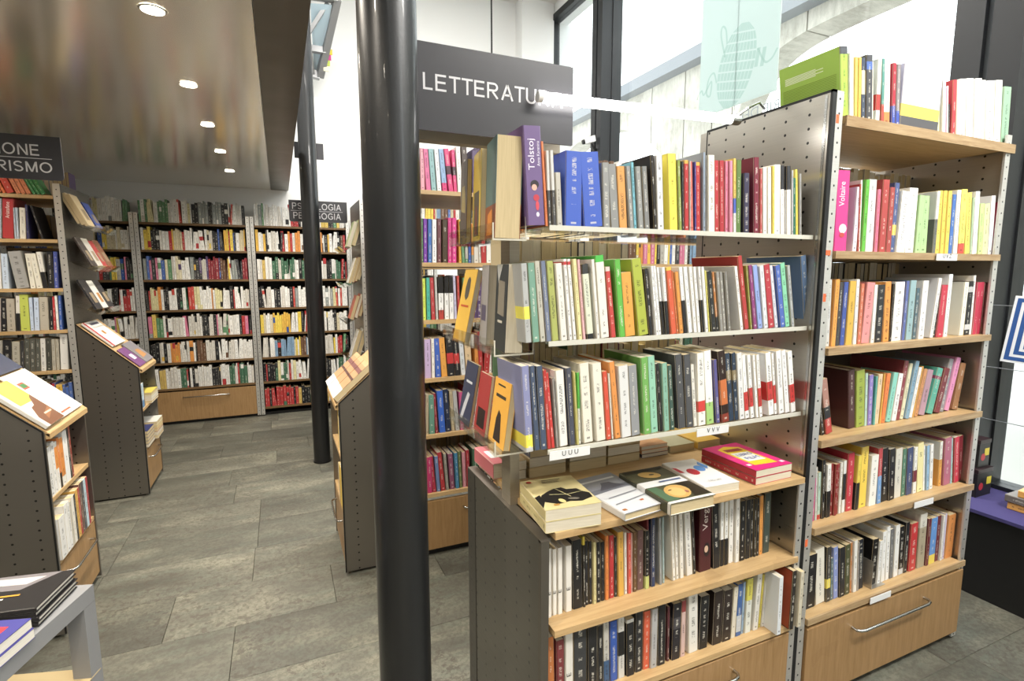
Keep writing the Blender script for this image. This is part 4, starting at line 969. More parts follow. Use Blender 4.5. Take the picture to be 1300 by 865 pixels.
row('R2', 'second shelf down of the window bookcase', 'the steel divider panel', False, 1.076, 1.513, C1, [
    (188, 262, 213, 165, 'd92a86', [], {'d': 0.16, 'hard': True, 'label': 'thick magenta book with big white title, second shelf of the window bookcase', 'title': [('Voltaire', 0.56, 0.30, 0.48, 0.42, 'f0e0ea')], 'fig': 3}), (292, 318, 322, 265, 'd9cfe0', [], {'d': 0.16}), (320, 330, 335, 250, 'b04a40'), (333, 343, 350, 225, 'e4e2de'), (345, 369, 376, 222, '5cb531'),
    (372, 420, 398, 220, 'd0d0d0'), (424, 444, 447, 280, 'e06a8a'), (446, 485, 476, 222, 'b0403e', [], {'d': 0.17}), (487, 516, 516, 268, 'a84440'), (518, 546, 556, 240, '4a5a8a', [(0.25, 0.4, 'e0c03a')]), (551, 602, 590, 290, 'eeeeea'), (604, 655, 636, 270, 'f0f0ec'),
    (658, 690, 692, 315, 'a5cf8a'), (692, 735, 715, 318, 'a5cf8a'), (766, 784, 798, 290, 'e2e2e0', [(0, 0.55, '6a6e6a')], {'d': 0.17}), (786, 810, 812, 287, 'f0cf3c'), (811, 833, 836, 288, 'eac636'), (834, 856, 860, 290, 'f0cf3c'), (857, 880, 888, 310, '3f6fb8'), (885, 910, 912, 285, 'eaeaea'),
    (912, 948, 938, 280, 'e8dc50', [(0, 0.16, 'd04a3a')]), (958, 988, 975, 300, 'e8d24a'), (989, 998, 1010, 330, 'a8c8a0'), (999, 1026, 1022, 293, 'ecece8'), (1030, 1056, 1046, 365, 'bcd884'), (1057, 1090, 1075, 366, 'd8dc9c'), (1094, 1120, 1118, 318, 'e6e6ea', [], {'d': 0.19}), (1122, 1153, 1151, 357, 'd9486a')])
C1 = (1020, 320, 4.643)
row('R3', 'third shelf down of the window bookcase', 'the steel divider panel', False, 1.086, 1.222, C1, [
    (136, 160, 155, 165, 'c4c4c0'), (163, 190, 191, 162, 'e8992e'), (192, 215, 219, 178, '454545'), (222, 250, 251, 178, '3f55a0'), (253, 292, 284, 172, 'd4a829'), (297, 318, 320, 163, 'e4e2dc'), (320, 342, 346, 188, 'c96a4a'), (346, 395, 387, 180, 'e08a8a'), (401, 422, 426, 195, 'e0e0dc'), (425, 466, 450, 195, '2a2b2e'),
    (470, 506, 488, 178, 'e0922e'), (510, 521, 534, 190, '2a2a2c'), (523, 579, 552, 178, 'eeece8'), (581, 600, 612, 172, '5a6aa8'), (605, 642, 640, 168, '8fb0b5'), (649, 671, 676, 215, '4a6470'), (677, 712, 709, 170, 'e4e4e4'), (742, 764, 800, 155, 'd8d8d8', [], {'d': 0.18}), (766, 785, 812, 200, '2a2a2a'), (788, 826, 823, 195, 'c52a44'),
    (832, 856, 870, 132, 'e4e6ea', [], {'d': 0.19}), (918, 945, 955, 178, 'e5e2d0', [], {'d': 0.17}), (948, 980, 979, 175, '26282a', [(0.1, 0.2, 'c8c8c8'), (0.8, 0.9, 'b8b8b8')]), (983, 999, 1014, 140, 'e0e0dc', [], {'d': 0.19}), (1001, 1024, 1035, 180, 'c5304f'), (1025, 1048, 1054, 180, 'c5304f'), (1050, 1072, 1076, 182, '7a2a38')])
C1 = (1000, 430, 4.333)
row('R4', 'fourth shelf down of the window bookcase', 'the steel divider panel', False, 1.108, 0.932, C1, [
    (342, 378, 342, 180, '4a2a2a', [], {'d': 0.19, 'hard': True}), (381, 428, 385, 182, '93a52f', [], {'d': 0.17}), (429, 445, 437, 195, 'a8c8b8'), (447, 471, 460, 205, '8a78c0'), (473, 482, 490, 210, '4fb0a5'), (483, 509, 510, 200, 'dcc09a'), (510, 516, 538, 195, 'e8b03a'), (518, 541, 555, 195, 'ee7a28'), (542, 570, 590, 190, '7fc9b8'),
    (572, 600, 616, 195, 'dedede'), (601, 624, 655, 125, '8a3a44', [], {'d': 0.19}), (625, 645, 683, 140, 'd8d4b0'), (646, 669, 708, 125, '7aa0b8'), (670, 689, 728, 160, 'e0e0e0'), (690, 702, 748, 155, 'd0982e'), (703, 722, 762, 170, 'c98a50'), (728, 762, 782, 175, 'b08a9a'), (768, 801, 832, 165, '4fa893', [(0.75, 0.82, '8a3a5a')]), (806, 836, 868, 165, '7a2f3a'),
    (842, 866, 903, 115, '8a8890', [], {'d': 0.19}), (869, 896, 940, 108, 'dd8ab8', [], {'d': 0.19}), (912, 940, 962, 138, 'a07048')])
C1 = (1000, 530, 4.333)
row('R5', 'fifth shelf down of the window bookcase', 'the steel divider panel', False, 1.098, 0.645, C1, [
    (133, 150, 148, 340, 'c84a8a'), (153, 166, 160, 280, 'c0c0bc'), (167, 186, 176, 310, 'a8c0b0', [(0, 0.1, 'c03a2e')]), (188, 206, 196, 240, '222224'), (213, 236, 222, 265, 'e0e0dc', [(0, 0.5, '1f1f20')]), (237, 253, 249, 262, '8a1f22'), (254, 270, 268, 262, '8a1f22'), (271, 284, 285, 262, '8a1f22'), (285, 300, 300, 255, 'd8d4cc'), (303, 322, 318, 245, 'd8d8d4', [(0.25, 0.75, '2a2a2c')]),
    (326, 362, 345, 205, 'c02a3c', [], {'d': 0.18}), (368, 388, 392, 215, 'e0c82e', [(0, 0.5, '2a2a2a')]), (396, 436, 418, 170, 'ecc92a', [], {'d': 0.16}), (444, 484, 465, 215, 'e6e4dc'), (491, 514, 505, 175, 'b83a40', [(0, 0.5, '6a9ad0')]), (518, 552, 528, 180, '1f1d1e'), (555, 587, 565, 180, '1f1d1e'), (590, 628, 605, 180, 'd0ccc0'), (631, 654, 645, 180, '4a7a60'), (656, 689, 668, 175, '3a4870'),
    (692, 712, 705, 170, 'e0e0da', [(0.25, 0.5, '7a2a34')]), (714, 748, 722, 150, 'e6dc9a'), (750, 762, 755, 160, 'e8e6e0'), (763, 780, 768, 160, '8ab4d4'), (781, 800, 790, 155, 'e2e2e0'), (836, 853, 850, 140, 'dcdcd4', [(0, 0.6, 'dd9a30')], {'d': 0.18, 'label': 'white book with orange lower half, fifth shelf down of the window bookcase'}), (857, 895, 870, 120, 'b0607a'), (898, 906, 905, 118, 'a8c4d4'), (907, 915, 913, 115, '5a9a6a'), (916, 940, 922, 115, 'd02a4a'),
    (943, 968, 948, 110, '8a2434'), (972, 994, 985, 108, 'c9bf4a'), (998, 1012, 1012, 110, 'b8c49a', [], {'d': 0.18})])
C1 = (1000, 620, 3.53)
row('R6', 'lowest shelf of the window bookcase', 'the steel divider panel', False, 1.098, 0.335, C1, [
    (80, 125, 92, 310, '1e1e20'), (132, 172, 132, 285, 'd8d4c6'), (173, 193, 180, 270, '3a3834', [(0.25, 0.42, 'e0cc28')]), (194, 207, 198, 320, '5a7078'), (208, 230, 210, 272, '8090c8'), (232, 257, 235, 272, '222226'), (259, 280, 265, 260, '4a4e30'), (282, 292, 288, 250, 'b8763a'), (293, 310, 300, 240, 'dcdad4'), (312, 320, 318, 245, '9a9490'), (321, 345, 325, 240, '22262e'),
    (372, 398, 392, 235, '1c1a1a', [], {'d': 0.19}), (400, 416, 415, 240, 'dcdcda'), (418, 437, 430, 200, 'e2e2e0'), (439, 456, 450, 178, 'e4e4e2', [], {'d': 0.18}), (458, 474, 465, 190, '6a6c6e'), (476, 497, 490, 172, 'e0e0de'), (500, 522, 510, 180, '1f1f20', [(0, 0.12, 'c8c8c8')]), (524, 540, 540, 160, '26262a'), (545, 575, 560, 165, 'c22a2e'), (582, 614, 600, 122, 'a59a80', [(0.75, 1, 'd0ccc0')], {'d': 0.17}), (618, 630, 635, 140, '6a2430'), (632, 660, 650, 140, '5a8fd0', [(0, 0.2, 'e0c83a')]),
    (662, 680, 680, 130, '6a2430'), (682, 692, 700, 125, 'd8d6d4'), (694, 704, 712, 118, 'c4bcd4'), (706, 738, 726, 125, 'd98a3c')])
# two books slumped against the divider on the fourth shelf
for k, (c_, x_, w_, l_) in enumerate((('2a2624', 1.55, 0.016, -0.20), ('a8786a', 1.572, 0.030, -0.22))):
    b_ = add_book(Matrix.Translation((x_+0.012, 1.10, 0.9325)) @ Matrix.Rotation(-0.24, 4, 'Y'), w_, 0.185, 0.13, c_, [] if k == 0 else [(0.28, 0.5, '2a2a2c'), (0, 0.28, 'b03430')], row='R4', prio=9999,
        label=['thin black book slumped against the steel divider, fourth shelf of window bookcase', 'slumped tan book with dark and red bands, fourth shelf of window bookcase'][k])
# bookcase behind, the slice seen between the column and the literature bookcase
C1 = (520, 180, 3.93); GY = 2.523
PH = 'shelf behind the literature bookcase'
row('G1', 'top '+PH, 'the wooden drawer side', False, GY, SZ[0], C1, [
    (57, 79, 50, 30, 'e8a0b0'), (83, 108, 67, 35, 'd9679a'), (110, 136, 93, 35, '8ab5b8'), (139, 161, 122, 35, 'e4e8ec'), (166, 192, 145, 35, '8fb0d8', [(0, 0.2, 'd92a7a')]), (196, 221, 170, 35, 'd9327a', [(0.4, 0.6, '4a2a3a')]), (222, 240, 208, 40, 'd9327a', [(0.4, 0.6, '4a2a3a')]), (242, 266, 230, 25, 'e4e2de'), (272, 300, 258, 22, '4a3a34')])
row('G2', 'second '+PH, 'the black column', False, GY, SZ[1], C1, [
    (60, 70, 58, 383, '4a7a50'), (71, 91, 70, 383, '7a3aa8'), (93, 112, 92, 385, '3f70b8'), (114, 137, 113, 387, 'e0e0e4'), (140, 161, 139, 383, '6e4048'), (165, 190, 164, 388, '4a3a2a'), (192, 212, 191, 380, 'd02a80'), (213, 236, 213, 380, 'd8308a')])
C1 = (400, 200, 3.09)
row('G3', 'third '+PH, 'the black column', False, GY, SZ[2], C1, [
    (422, 437, 420, 475, 'c5d93a'), (440, 455, 438, 472, '3fae9a'), (458, 473, 450, 472, 'b5343a'), (475, 485, 468, 465, 'b8b8b4'), (487, 507, 484, 470, 'e2e2e0', [(0.62, 1, '1f1f20'), (0, 0.22, 'b03a34')]), (510, 527, 507, 470, 'e2e2e0', [(0.62, 1, '1f1f20')]), (529, 546, 524, 470, 'e2e2e0', [(0.62, 1, '1f1f20')]), (547, 558, 540, 465, 'b8b4d0'), (561, 571, 556, 465, 'b83a34')])
row('G4', 'fourth '+PH, 'the black column', False, GY, SZ[3], C1, [
    (432, 457, 428, 715, 'b8a0c8'), (459, 472, 454, 712, 'e0dcd4'), (474, 496, 466, 712, '3a60b8'), (498, 521, 485, 710, 'd9962e'), (523, 549, 512, 695, '26262a', [(0.3, 0.55, 'c02a2a')]), (551, 573, 538, 700, '26262a', [(0.3, 0.55, 'c02a2a')]), (575, 593, 563, 705, 'c8ccd0'), (595, 620, 585, 715, 'd0b48a')])
C1 = (400, 450, 2.98)
row('G5', 'fifth '+PH, 'the black column', False, GY, SZ[4], C1, [
    (420, 431, 420, 155, 'a89a80'), (433, 454, 431, 155, '5a8a78'), (456, 467, 446, 150, '8a2a3a'), (472, 495, 460, 140, '2f60c0'), (497, 516, 484, 135, '26304a'), (518, 531, 508, 140, 'b0a080'), (533, 549, 520, 140, 'a8a8a8'), (551, 566, 545, 145, 'c04a80')])
row('G6', 'lowest '+PH, 'the black column', False, GY, SZ[5], C1, [
    (427, 445, 423, 392, 'c02a6a'), (446, 461, 432, 390, 'b02a44'), (463, 476, 452, 388, '6a80b0'), (479, 496, 462, 375, 'b02a34'), (498, 508, 486, 378, '9a9890'), (513, 531, 503, 380, '8a4a6a'), (534, 547, 526, 375, '3a80a8'), (549, 559, 541, 370, '6a7a4a'), (562, 574, 556, 372, 'd08a9a'), (576, 589, 570, 365, 'a81f34')])
for i, z in enumerate(SZ):
    lastb = ROWS[f'G{i+1}']['books'][-1]; x0 = (lastb['mt'] @ Vector((lastb['w'], 0, 0))).x+0.004
    fill(x0+0.01, 1.42, GY, z, 0.235, pal=PAL if i != 1 else PAL+['d02a80', 'c5d93a', '3f70b8'])
    fill(0.60, 1.42, 2.86, z, 0.22, 'back'); fill(1.52, 2.34, GY, z, 0.23)
    fill(0.60, 1.42, 4.008, z, 0.22); 
# left bookcase behind the IONE RISMO sign
C1 = (0, 200, 3.93); LY = 4.006
PL = 'shelf behind the IONE RISMO sign'
row('K1', 'top '+PL, 'its steel end panel', True, LY, L2Z[0], C1, [(-60, -25, -100, 112, 'e07a4a'), (-22, 12, -60, 112, 'e07a4a'), (14, 32, -25, 112, 'e0702e'), (34, 74, 0, 114, 'd03a26'), (82, 107, 45, 115, 'e88a5a'), (108, 132, 70, 115, 'e88a5a'), (133, 158, 95, 115, 'e88a5a'), (164, 184, 120, 116, '2f8a4e'), (185, 206, 140, 117, '2f8a4e'), (207, 234, 160, 118, '2f8a4e')])
row('K2', 'second '+PL, 'its steel end panel', True, LY, L2Z[1], C1, [(-45, 8, -45, 200, '9aa4b0'), (10, 68, 8, 200, 'b02a30', [], {'d': 0.17, 'title': [('Aristofane', 0.50, 0.40, 0.5, 0.36, 'e8dcd8')], 'label': 'thick red book with white title behind the IONE RISMO sign'}), (71, 82, 60, 250, 'b8c8dc'), (83, 96, 73, 250, 'b8c8dc'), (97, 130, 92, 250, 'd8d4c8'), (133, 146, 122, 235, '3a3a68'), (205, 216, 145, 240, '2e2e32', [], {'d': 0.17})])
row('K3', 'third '+PL, 'its steel end panel', True, LY, L2Z[2], C1, [(-30, 10, -40, 480, 'd8d8d4'), (12, 46, 0, 480, 'b8c8dc'), (82, 148, 35, 470, '9a9a98', [], {'d': 0.16}), (152, 180, 122, 480, 'dcd8c8'), (182, 213, 145, 480, 'dcd8c8'), (214, 240, 176, 472, 'dedcd4', [(0, 0.45, '242426')]), (241, 268, 230, 470, '242428'), (270, 292, 262, 470, '4a5aa8')])
row('K4', 'fourth '+PL, 'its steel end panel', True, LY, L2Z[3], C1, [(-40, 2, -40, 700, 'c8c4bc'), (4, 34, 2, 705, '222226'), (36, 78, 28, 706, 'a89f90'), (80, 102, 76, 690, 'd0ccc4', [(0, 0.5, '222226')]), (104, 150, 92, 685, 'b5c040'), (152, 170, 140, 700, 'b8c8e0'), (171, 199, 165, 700, 'b8c8e0'), (201, 245, 192, 697, 'b0a898'), (247, 266, 243, 697, '26262a'), (267, 282, 258, 695, 'b83038'), (283, 296, 270, 690, 'e0e0dc'), (297, 312, 288, 690, '3a60b0')])
C1 = (0, 380, 3.604)
row('K5', 'fifth '+PL, 'its steel end panel', True, LY, L2Z[4], C1, [(-30, 10, -30, 190, 'a8a49a'), (12, 52, 10, 188, '2a2a2c'), (56, 92, 52, 196, 'b0aa9a'), (96, 112, 93, 190, '3a3a3c'), (114, 138, 110, 182, '55564f'), (139, 162, 135, 182, '55564f'), (163, 186, 160, 182, '55564f'), (188, 211, 182, 180, 'd8d6d0'), (213, 236, 207, 182, '45463f'), (238, 256, 232, 184, 'b0aa9a'), (257, 272, 250, 184, 'b0aa9a'), (276, 312, 270, 160, 'dcdad4')])
for z in L2Z[:4]: fill(-1.55, -1.2, 4.33, z, 0.20, 'back'); 
fill(-2.05, -1.2, LY, L2Z[5], 0.2); fill(-2.05, -1.2, LY, L2Z[6], 0.2)
for z in L2Z[:5]: fill(-2.05, -1.62, LY, z, 0.2)
for z in L2Z: fill(-2.07, -1.22, 2.52, z, 0.2)
# far side of the literature bookcase, page edges toward us
fill(0.60, 0.99, 1.36, LZ[1], 0.262, 'back', hmin=0.95, pal=['d0ccc0', 'c8b890', '3a3a3c', 'b02a2c', 'd8d4cc'], wmin=0.018, wmax=0.034)
fill(0.60, 1.20, 1.36, LZ[2], 0.250, 'back', wmin=0.014, wmax=0.03)
# far side of the window bookcase top shelves, page edges seen behind the front row
fill(1.52, 2.36, 1.365, RZ[1], 0.335, 'back', hmin=0.92, pal=['d0ccc0', 'c8b890', '3a3a3c', 'd8d4cc'], wmin=0.018, wmax=0.034)
fill(1.52, 2.36, 1.365, RZ[2], 0.272, 'back', hmin=0.96, pal=['d0ccc0', 'c8b890', '3a3a3c', 'd8d4cc'], wmin=0.018, wmax=0.034)
# wall bookcases
PALS = [['e2e0da', 'd8d6d0', '5a8a60', '8a8f8c', 'e6e4df', 'c23a2e', '2a2a2c', 'd8cf9a'], ['e2e0da', 'e0b02a', 'e6c832', 'd8d6d0', '2a2a2c', 'b02a2c', 'cfc2a0', '2f55a0'], PAL, ['2a2a2c', '1f1f22', 'e2e0da', 'b02a2c', 'd8cf9a', '3f6a50', 'd98a2e', 'c23a2e'],
        ['d9b84a', 'e2e0da', '8a8f8c', 'c86a8a', '5a8a60', 'cfcac0', 'b02a2c', '1f1f22'], ['6a4a34', '2a2a2c', 'e0b02a', 'e2e0da', 'd98a2e', '1f1f22', 'b02a2c'], ['2a2a2c', 'e2e0da', 'b02a2c', '3f6a50', 'c8a850', '1f1f22', 'd8d6d0']]
for i, (a, b) in enumerate(WB):
    for k, z in enumerate(WZ):
        hm = (0.25 if k == 0 else (WZ[k-1]-z-0.035))
        fill(a+0.04, b-0.04, 5.855, z, min(hm, 0.225), pal=(PALS[(k+i*2) % 7] if i != 1 else PALS[k])+['e2e0da', 'dcd9d2', 'e4e2dc', '2a2a2c', 'cfcac0'], leanp=0.10)
    if i == 2: fill(a+0.04, b-0.04, 5.855, 0.09, 0.21, pal=PALS[6])

# ================================================================== LYING AND DISPLAYED BOOKS
UPV = Vector((0, 0, 1))
def basis(o, ax, ay, az):
    m = Matrix.Identity(4)
    for i, v in enumerate((ax, ay, az, o)):
        for k in range(3): m[k][i] = v[k]
    return m
def flat(o, right, far, z, th, wdt, dep, col, **kw):
    """book lying on its back: o near left corner, width along right, height along far"""
    return add_book(basis(Vector((o[0], o[1], z)), UPV, Vector(right).normalized(), Vector(far).normalized()), th, dep, wdt, col, prio=9999, **kw)
def flat_px(crop, nl, nr, fl, ztop, th, col, n=1, labels=None, **kw):
    cx, cy_, s_ = crop; g = lambda q: onZ(cx+q[0]/s_, cy_+q[1]/s_, ztop)
    a_, b_, c_ = g(nl), g(nr), g(fl); r_ = (b_-a_).normalized(); f_ = UPV.cross(r_)
    wdt, dep = (b_-a_).length, (c_-a_).dot(f_); a_ = a_+r_*((c_-a_).dot(r_)*0.5)
    for k in range(n):
        top = k == n-1
        kk = dict(kw) if top else {q: v for q, v in kw.items() if q not in ('prints', 'covertext')}
        flat((a_.x, a_.y), r_, f_, ztop-th*(n-k)+0.0004, th-0.0006, wdt, dep, col, label=labels[k], **kk)
def el(u, v, ru, rv, a0=0, n=16):
    return [(u+ru*math.cos(2*math.pi*k/n)*math.cos(R(a0))-rv*math.sin(2*math.pi*k/n)*math.sin(R(a0)), v+ru*math.cos(2*math.pi*k/n)*math.sin(R(a0))+rv*math.sin(2*math.pi*k/n)*math.cos(R(a0))) for k in range(n)]
CF = (640, 560, 3.333)
flat_px((590, 540, 4.804), (497, 520), (840, 468), (333, 345), 0.885, 0.030, 'cdbd82', 2, ['lower of two cream paperbacks with a black drawing, piled on the display table', 'cream paperback with black car drawing on top of its pair on the display table'], white=False,
        prints=[('1c1b1a', [(0.06, 0.26), (0.30, 0.12), (0.52, 0.16), (0.72, 0.12), (0.96, 0.20), (0.98, 0.34), (0.90, 0.40), (0.84, 0.52), (0.66, 0.54), (0.60, 0.62), (0.44, 0.60), (0.30, 0.54), (0.14, 0.44)]), ('1c1b1a', [(0.0, 0.06), (0.10, 0.22), (0.12, 0.46), (0.0, 0.40)]), ('cdbd82', el(0.40, 0.20, 0.05, 0.07, 20)), ('6a6458', el(0.62, 0.22, 0.10, 0.035, -10)), ('b0a87c', [(0.28, 0.42), (0.58, 0.36), (0.88, 0.40), (0.88, 0.412), (0.58, 0.374), (0.28, 0.434)]), ('b0a87c', [(0.46, 0.58), (0.60, 0.28), (0.615, 0.285), (0.475, 0.585)]), ('b0803a', [(0.20, 0.08), (0.30, 0.08), (0.30, 0.12), (0.20, 0.12)]), ('a03a2c', el(0.12, 0.90, 0.05, 0.035)), ('4a443a', [(0.36, 0.885), (0.72, 0.885), (0.72, 0.905), (0.36, 0.905)]), ('4a443a', [(0.34, 0.835), (0.66, 0.835), (0.66, 0.85), (0.34, 0.85)]), ('4a443a', [(0.34, 0.80), (0.66, 0.80), (0.66, 0.815), (0.34, 0.815)])])
flat_px(CF, (465, 322), (652, 267), (318, 163), 0.847, 0.0215, '8f9098', 1, ['hardback with a grey mountain picture lying on the display table'], hard=True, bands=[(0, 0.55, 'cfd0d2')],
        prints=[('70727a', [(0.0, 0.52), (1.0, 0.58), (1.0, 0.66), (0.0, 0.62)]), ('55555d', [(0.22, 0.58), (0.86, 0.60), (0.70, 0.70), (0.66, 0.76), (0.46, 0.77), (0.40, 0.70)]), ('c8c8ca', [(0.1, 0.84), (0.9, 0.84), (0.9, 0.88), (0.1, 0.88)]), ('a86a3a', [(0.06, 0.05), (0.14, 0.05), (0.14, 0.09), (0.06, 0.09)]), ('b8622e', [(0.60, 0.16), (0.68, 0.16), (0.68, 0.19), (0.60, 0.19)]), ('85878c', [(0.1, 0.2), (0.9, 0.26), (0.9, 0.28), (0.1, 0.22)]), ('85878c', [(0.15, 0.36), (0.85, 0.40), (0.85, 0.42), (0.15, 0.38)])])
flat_px(CF, (672, 274), (865, 232), (515, 132), 0.860, 0.0345, '4a4a34', 1, ['thick hardback with a painted face and white band on the display table'], hard=True, bands=[(0.46, 0.62, 'd9d8d6'), (0, 0.05, 'd8d6d0')],
        prints=[('4f6a50', [(0.02, 0.06), (0.3, 0.06), (0.22, 0.44), (0.02, 0.44)]), ('c49e5c', el(0.47, 0.25, 0.27, 0.17, 12)), ('d4b070', el(0.44, 0.24, 0.17, 0.12, 12)), ('2a2418', [(0.62, 0.07), (0.98, 0.07), (0.98, 0.45), (0.66, 0.45), (0.78, 0.28)]), ('5a4428', el(0.36, 0.30, 0.05, 0.014, 8)), ('a0605a', el(0.62, 0.20, 0.035, 0.03)), ('a8894e', el(0.47, 0.78, 0.22, 0.10, -10)), ('3a3424', el(0.52, 0.78, 0.06, 0.02)), ('2c2a1c', [(0.05, 0.9), (0.95, 0.92), (0.95, 0.98), (0.05, 0.98)]), ('5a6a90', [(0.42, 0.53), (0.92, 0.53), (0.92, 0.56), (0.42, 0.56)])])
flat_px(CF, (850, 197), (995, 172), (668, 95), 0.850, 0.0245, 'dddcda', 1, ['white paperback with red and blue splashes lying on the display table'], white=False,
        prints=[('b02a34', el(0.38, 0.54, 0.16, 0.12, 10)), ('b02a34', [(0.02, 0.56), (0.14, 0.54), (0.12, 0.74), (0.02, 0.78)]), ('5a8ac8', el(0.68, 0.62, 0.14, 0.11, 15)), ('5a8ac8', [(0.86, 0.56), (0.98, 0.66), (0.92, 0.86), (0.80, 0.76)])], covertext=[('TAO LIN', 0.30, 0.13, 0.36, '55504a')])
flat_px(CF, (1050, 130), (1203, 97), (853, 30), 0.871, 0.023, 'b8243c', 2, ['lower of two pink paperbacks with a yellow panel, piled on the display table', 'pink paperback with yellow panel on top of its pair on the display table'],
        prints=[('d02a78', [(0.0, 0.0), (1, 0.0), (1, 1), (0, 1)]), ('e0c030', [(0.22, 0.16), (0.80, 0.12), (0.80, 0.82), (0.50, 0.92), (0.22, 0.84)]), ('e4e2dc', [(0.28, 0.30), (0.74, 0.28), (0.74, 0.62), (0.28, 0.64)]), ('8a2a2c', [(0.30, 0.70), (0.72, 0.68), (0.72, 0.78), (0.30, 0.80)]), ('e4d8dc', [(0.06, 0.16), (0.16, 0.16), (0.16, 0.22), (0.06, 0.22)]), ('e4d8dc', [(0.84, 0.08), (0.94, 0.08), (0.94, 0.14), (0.84, 0.14)])],
        covertext=[('LIBRO', 0.31, 0.49, 0.40, '2f4a9a'), ('FILM', 0.34, 0.34, 0.34, '2f4a9a')])
# piles on the far half of the table, page edges toward us
n_ = 0
for xa, xb, y0, th, n, cols, nm in ((0.604, 0.664, 1.40, 0.030, 2, ['8a7a58', 'a08a60'], None), (0.668, 0.800, 1.395, 0.032, 3, ['b8a070', 'b09868', '4f5878'], 'slate blue'), (0.806, 0.946, 1.388, 0.035, 3, ['b0a078', 'b0a078', 'a09068'], 'beige'),
        (0.951, 1.082, 1.392, 0.029, 4, ['a89060', 'a89060', 'a08858', 'a08858'], 'sandy'), (1.090, 1.205, 1.40, 0.014, 3, ['4a4a58', 'c88a54', 'd09a60'], 'orange'), (1.212, 1.325, 1.40, 0.026, 1, ['a8a480'], 'beige and blue'), (1.332, 1.44, 1.395, 0.028, 1, ['d8ac28'], 'yellow')):
    for k in range(n):
        lab = f'book {["at the bottom", "second from the bottom", "third from the bottom"][min(k, 2)]} of the {nm or "narrow brown"} pile behind the display table books'
        if nm and k == n-1: lab = f'{nm} topped book on its pile at the back of the display table' if n > 1 else f'{nm} book lying alone at the back of the display table'
        b_ = flat((xa+rnd.random()*0.003, y0+rnd.random()*0.004), (1, 0, 0), (0, 1, 0), TZ+0.0004+th*k, th-0.0008, xb-xa-0.004, 0.19, cols[k], label=lab, row=None)
        b_['back_pile'] = True
flat((0.566, 1.435), (1, 0, 0), (0, 1, 0), TZ+0.0004, 0.048, 0.13, 0.17, 'c0606a', label='thick pink and white paperback lying at the rear corner of the display table', prints=[('d8d4d4', [(0.1, 0.3), (0.8, 0.3), (0.8, 0.7), (0.1, 0.7)])])
# ---- books shown face-out in trays
def face_out(near, z, w, h, d, col, ang, lean, side, label, **kw):
    """side -1: cover toward -X (spine far); side +1: cover toward +X (spine near). near = lower near corner of the cover"""
    a_ = R(ang)
    rz = Matrix.Rotation(math.pi-a_, 4, 'Z') if side < 0 else Matrix.Rotation(a_, 4, 'Z')
    pivot = Vector((w, d, 0)) if side < 0 else Vector((w, 0, 0))
    mt = Matrix.Translation((near[0], near[1], z)) @ rz @ Matrix.Rotation(-R(lean), 4, 'Y') @ Matrix.Translation(-pivot)
    # the lower rear edge of a leaning book drops by w*sin(lean): lift it back onto the tray
    if lean > 0: mt = Matrix.Translation((0, 0, w*math.sin(R(lean))*0.0)) @ mt
    return add_book(mt, w, h, d, col, prio=9999, label=label, **kw)
z0 = TRAYS[0][0]+0.001
face_out((0.452, 1.130), z0, 0.060, 0.227, 0.11, '55706e', 9, 2, -1, 'thick book with teal and orange cover face-out in the top end tray', bands=[(0, 0.34, '8a4a2a')], prints=[('c8803a', [(0.2, 0.04), (0.8, 0.04), (0.7, 0.30), (0.3, 0.26)])])
face_out((0.456, 1.240), z0, 0.018, 0.220, 0.10, 'd0b02a', 9, 2, -1, 'yellow book with a portrait face-out in the top end tray', prints=[('5a5348', [(0.2, 0.06), (0.85, 0.06), (0.85, 0.56), (0.2, 0.56)]), ('7a3a30', [(0.4, 0.08), (0.66, 0.08), (0.6, 0.4), (0.46, 0.4)])])
face_out((0.456, 1.342), z0, 0.013, 0.215, 0.08, '5a4d44', 6, 2, -1, 'brown book face-out at the far end of the top end tray', prints=[('9a8a5a', [(0.2, 0.4), (0.8, 0.36), (0.7, 0.7), (0.3, 0.7)])])
z0 = TRAYS[1][0]+0.001
face_out((0.486, 1.155), z0, 0.045, 0.212, 0.12, '262e33', 9, 3, -1, 'thick black book face-out in the middle end tray', prints=[('7a7468', [(0.25, 0.42), (0.8, 0.40), (0.8, 0.80), (0.25, 0.82)]), ('b8b4a8', [(0.3, 0.32), (0.7, 0.32), (0.7, 0.35), (0.3, 0.35)])])
face_out((0.488, 1.285), z0, 0.026, 0.212, 0.10, 'a09c9c', 10, 3, -1, 'grey book with photographs face-out in the middle end tray', prints=[('55506a', [(0.2, 0.3), (0.8, 0.3), (0.8, 0.5), (0.2, 0.5)])])
face_out((0.462, 1.385), z0, 0.015, 0.205, 0.12, 'dcae1c', 2, 12, -1, 'yellow book with an oval portrait face-out in the middle end tray', prints=[('4a463e', [(0.35, 0.62), (0.5, 0.56), (0.65, 0.62), (0.68, 0.74), (0.62, 0.86), (0.5, 0.9), (0.38, 0.86), (0.32, 0.74)]), ('b8542a', [(0.2, 0.47), (0.8, 0.47), (0.8, 0.50), (0.2, 0.50)])])
z0 = TRAYS[2][0]+0.001
face_out((0.484, 1.160), z0, 0.017, 0.168, 0.115, 'dca018', 2, 8, -1, 'yellow book with a dark figure face-out in the lowest end tray', prints=[('2a2220', [(0.3, 0.06), (0.75, 0.06), (0.62, 0.48), (0.48, 0.54), (0.36, 0.4)]), ('3a342a', [(0.2, 0.72), (0.8, 0.72), (0.8, 0.77), (0.2, 0.77)]), ('3a342a', [(0.25, 0.90), (0.7, 0.90), (0.7, 0.925), (0.25, 0.925)])])
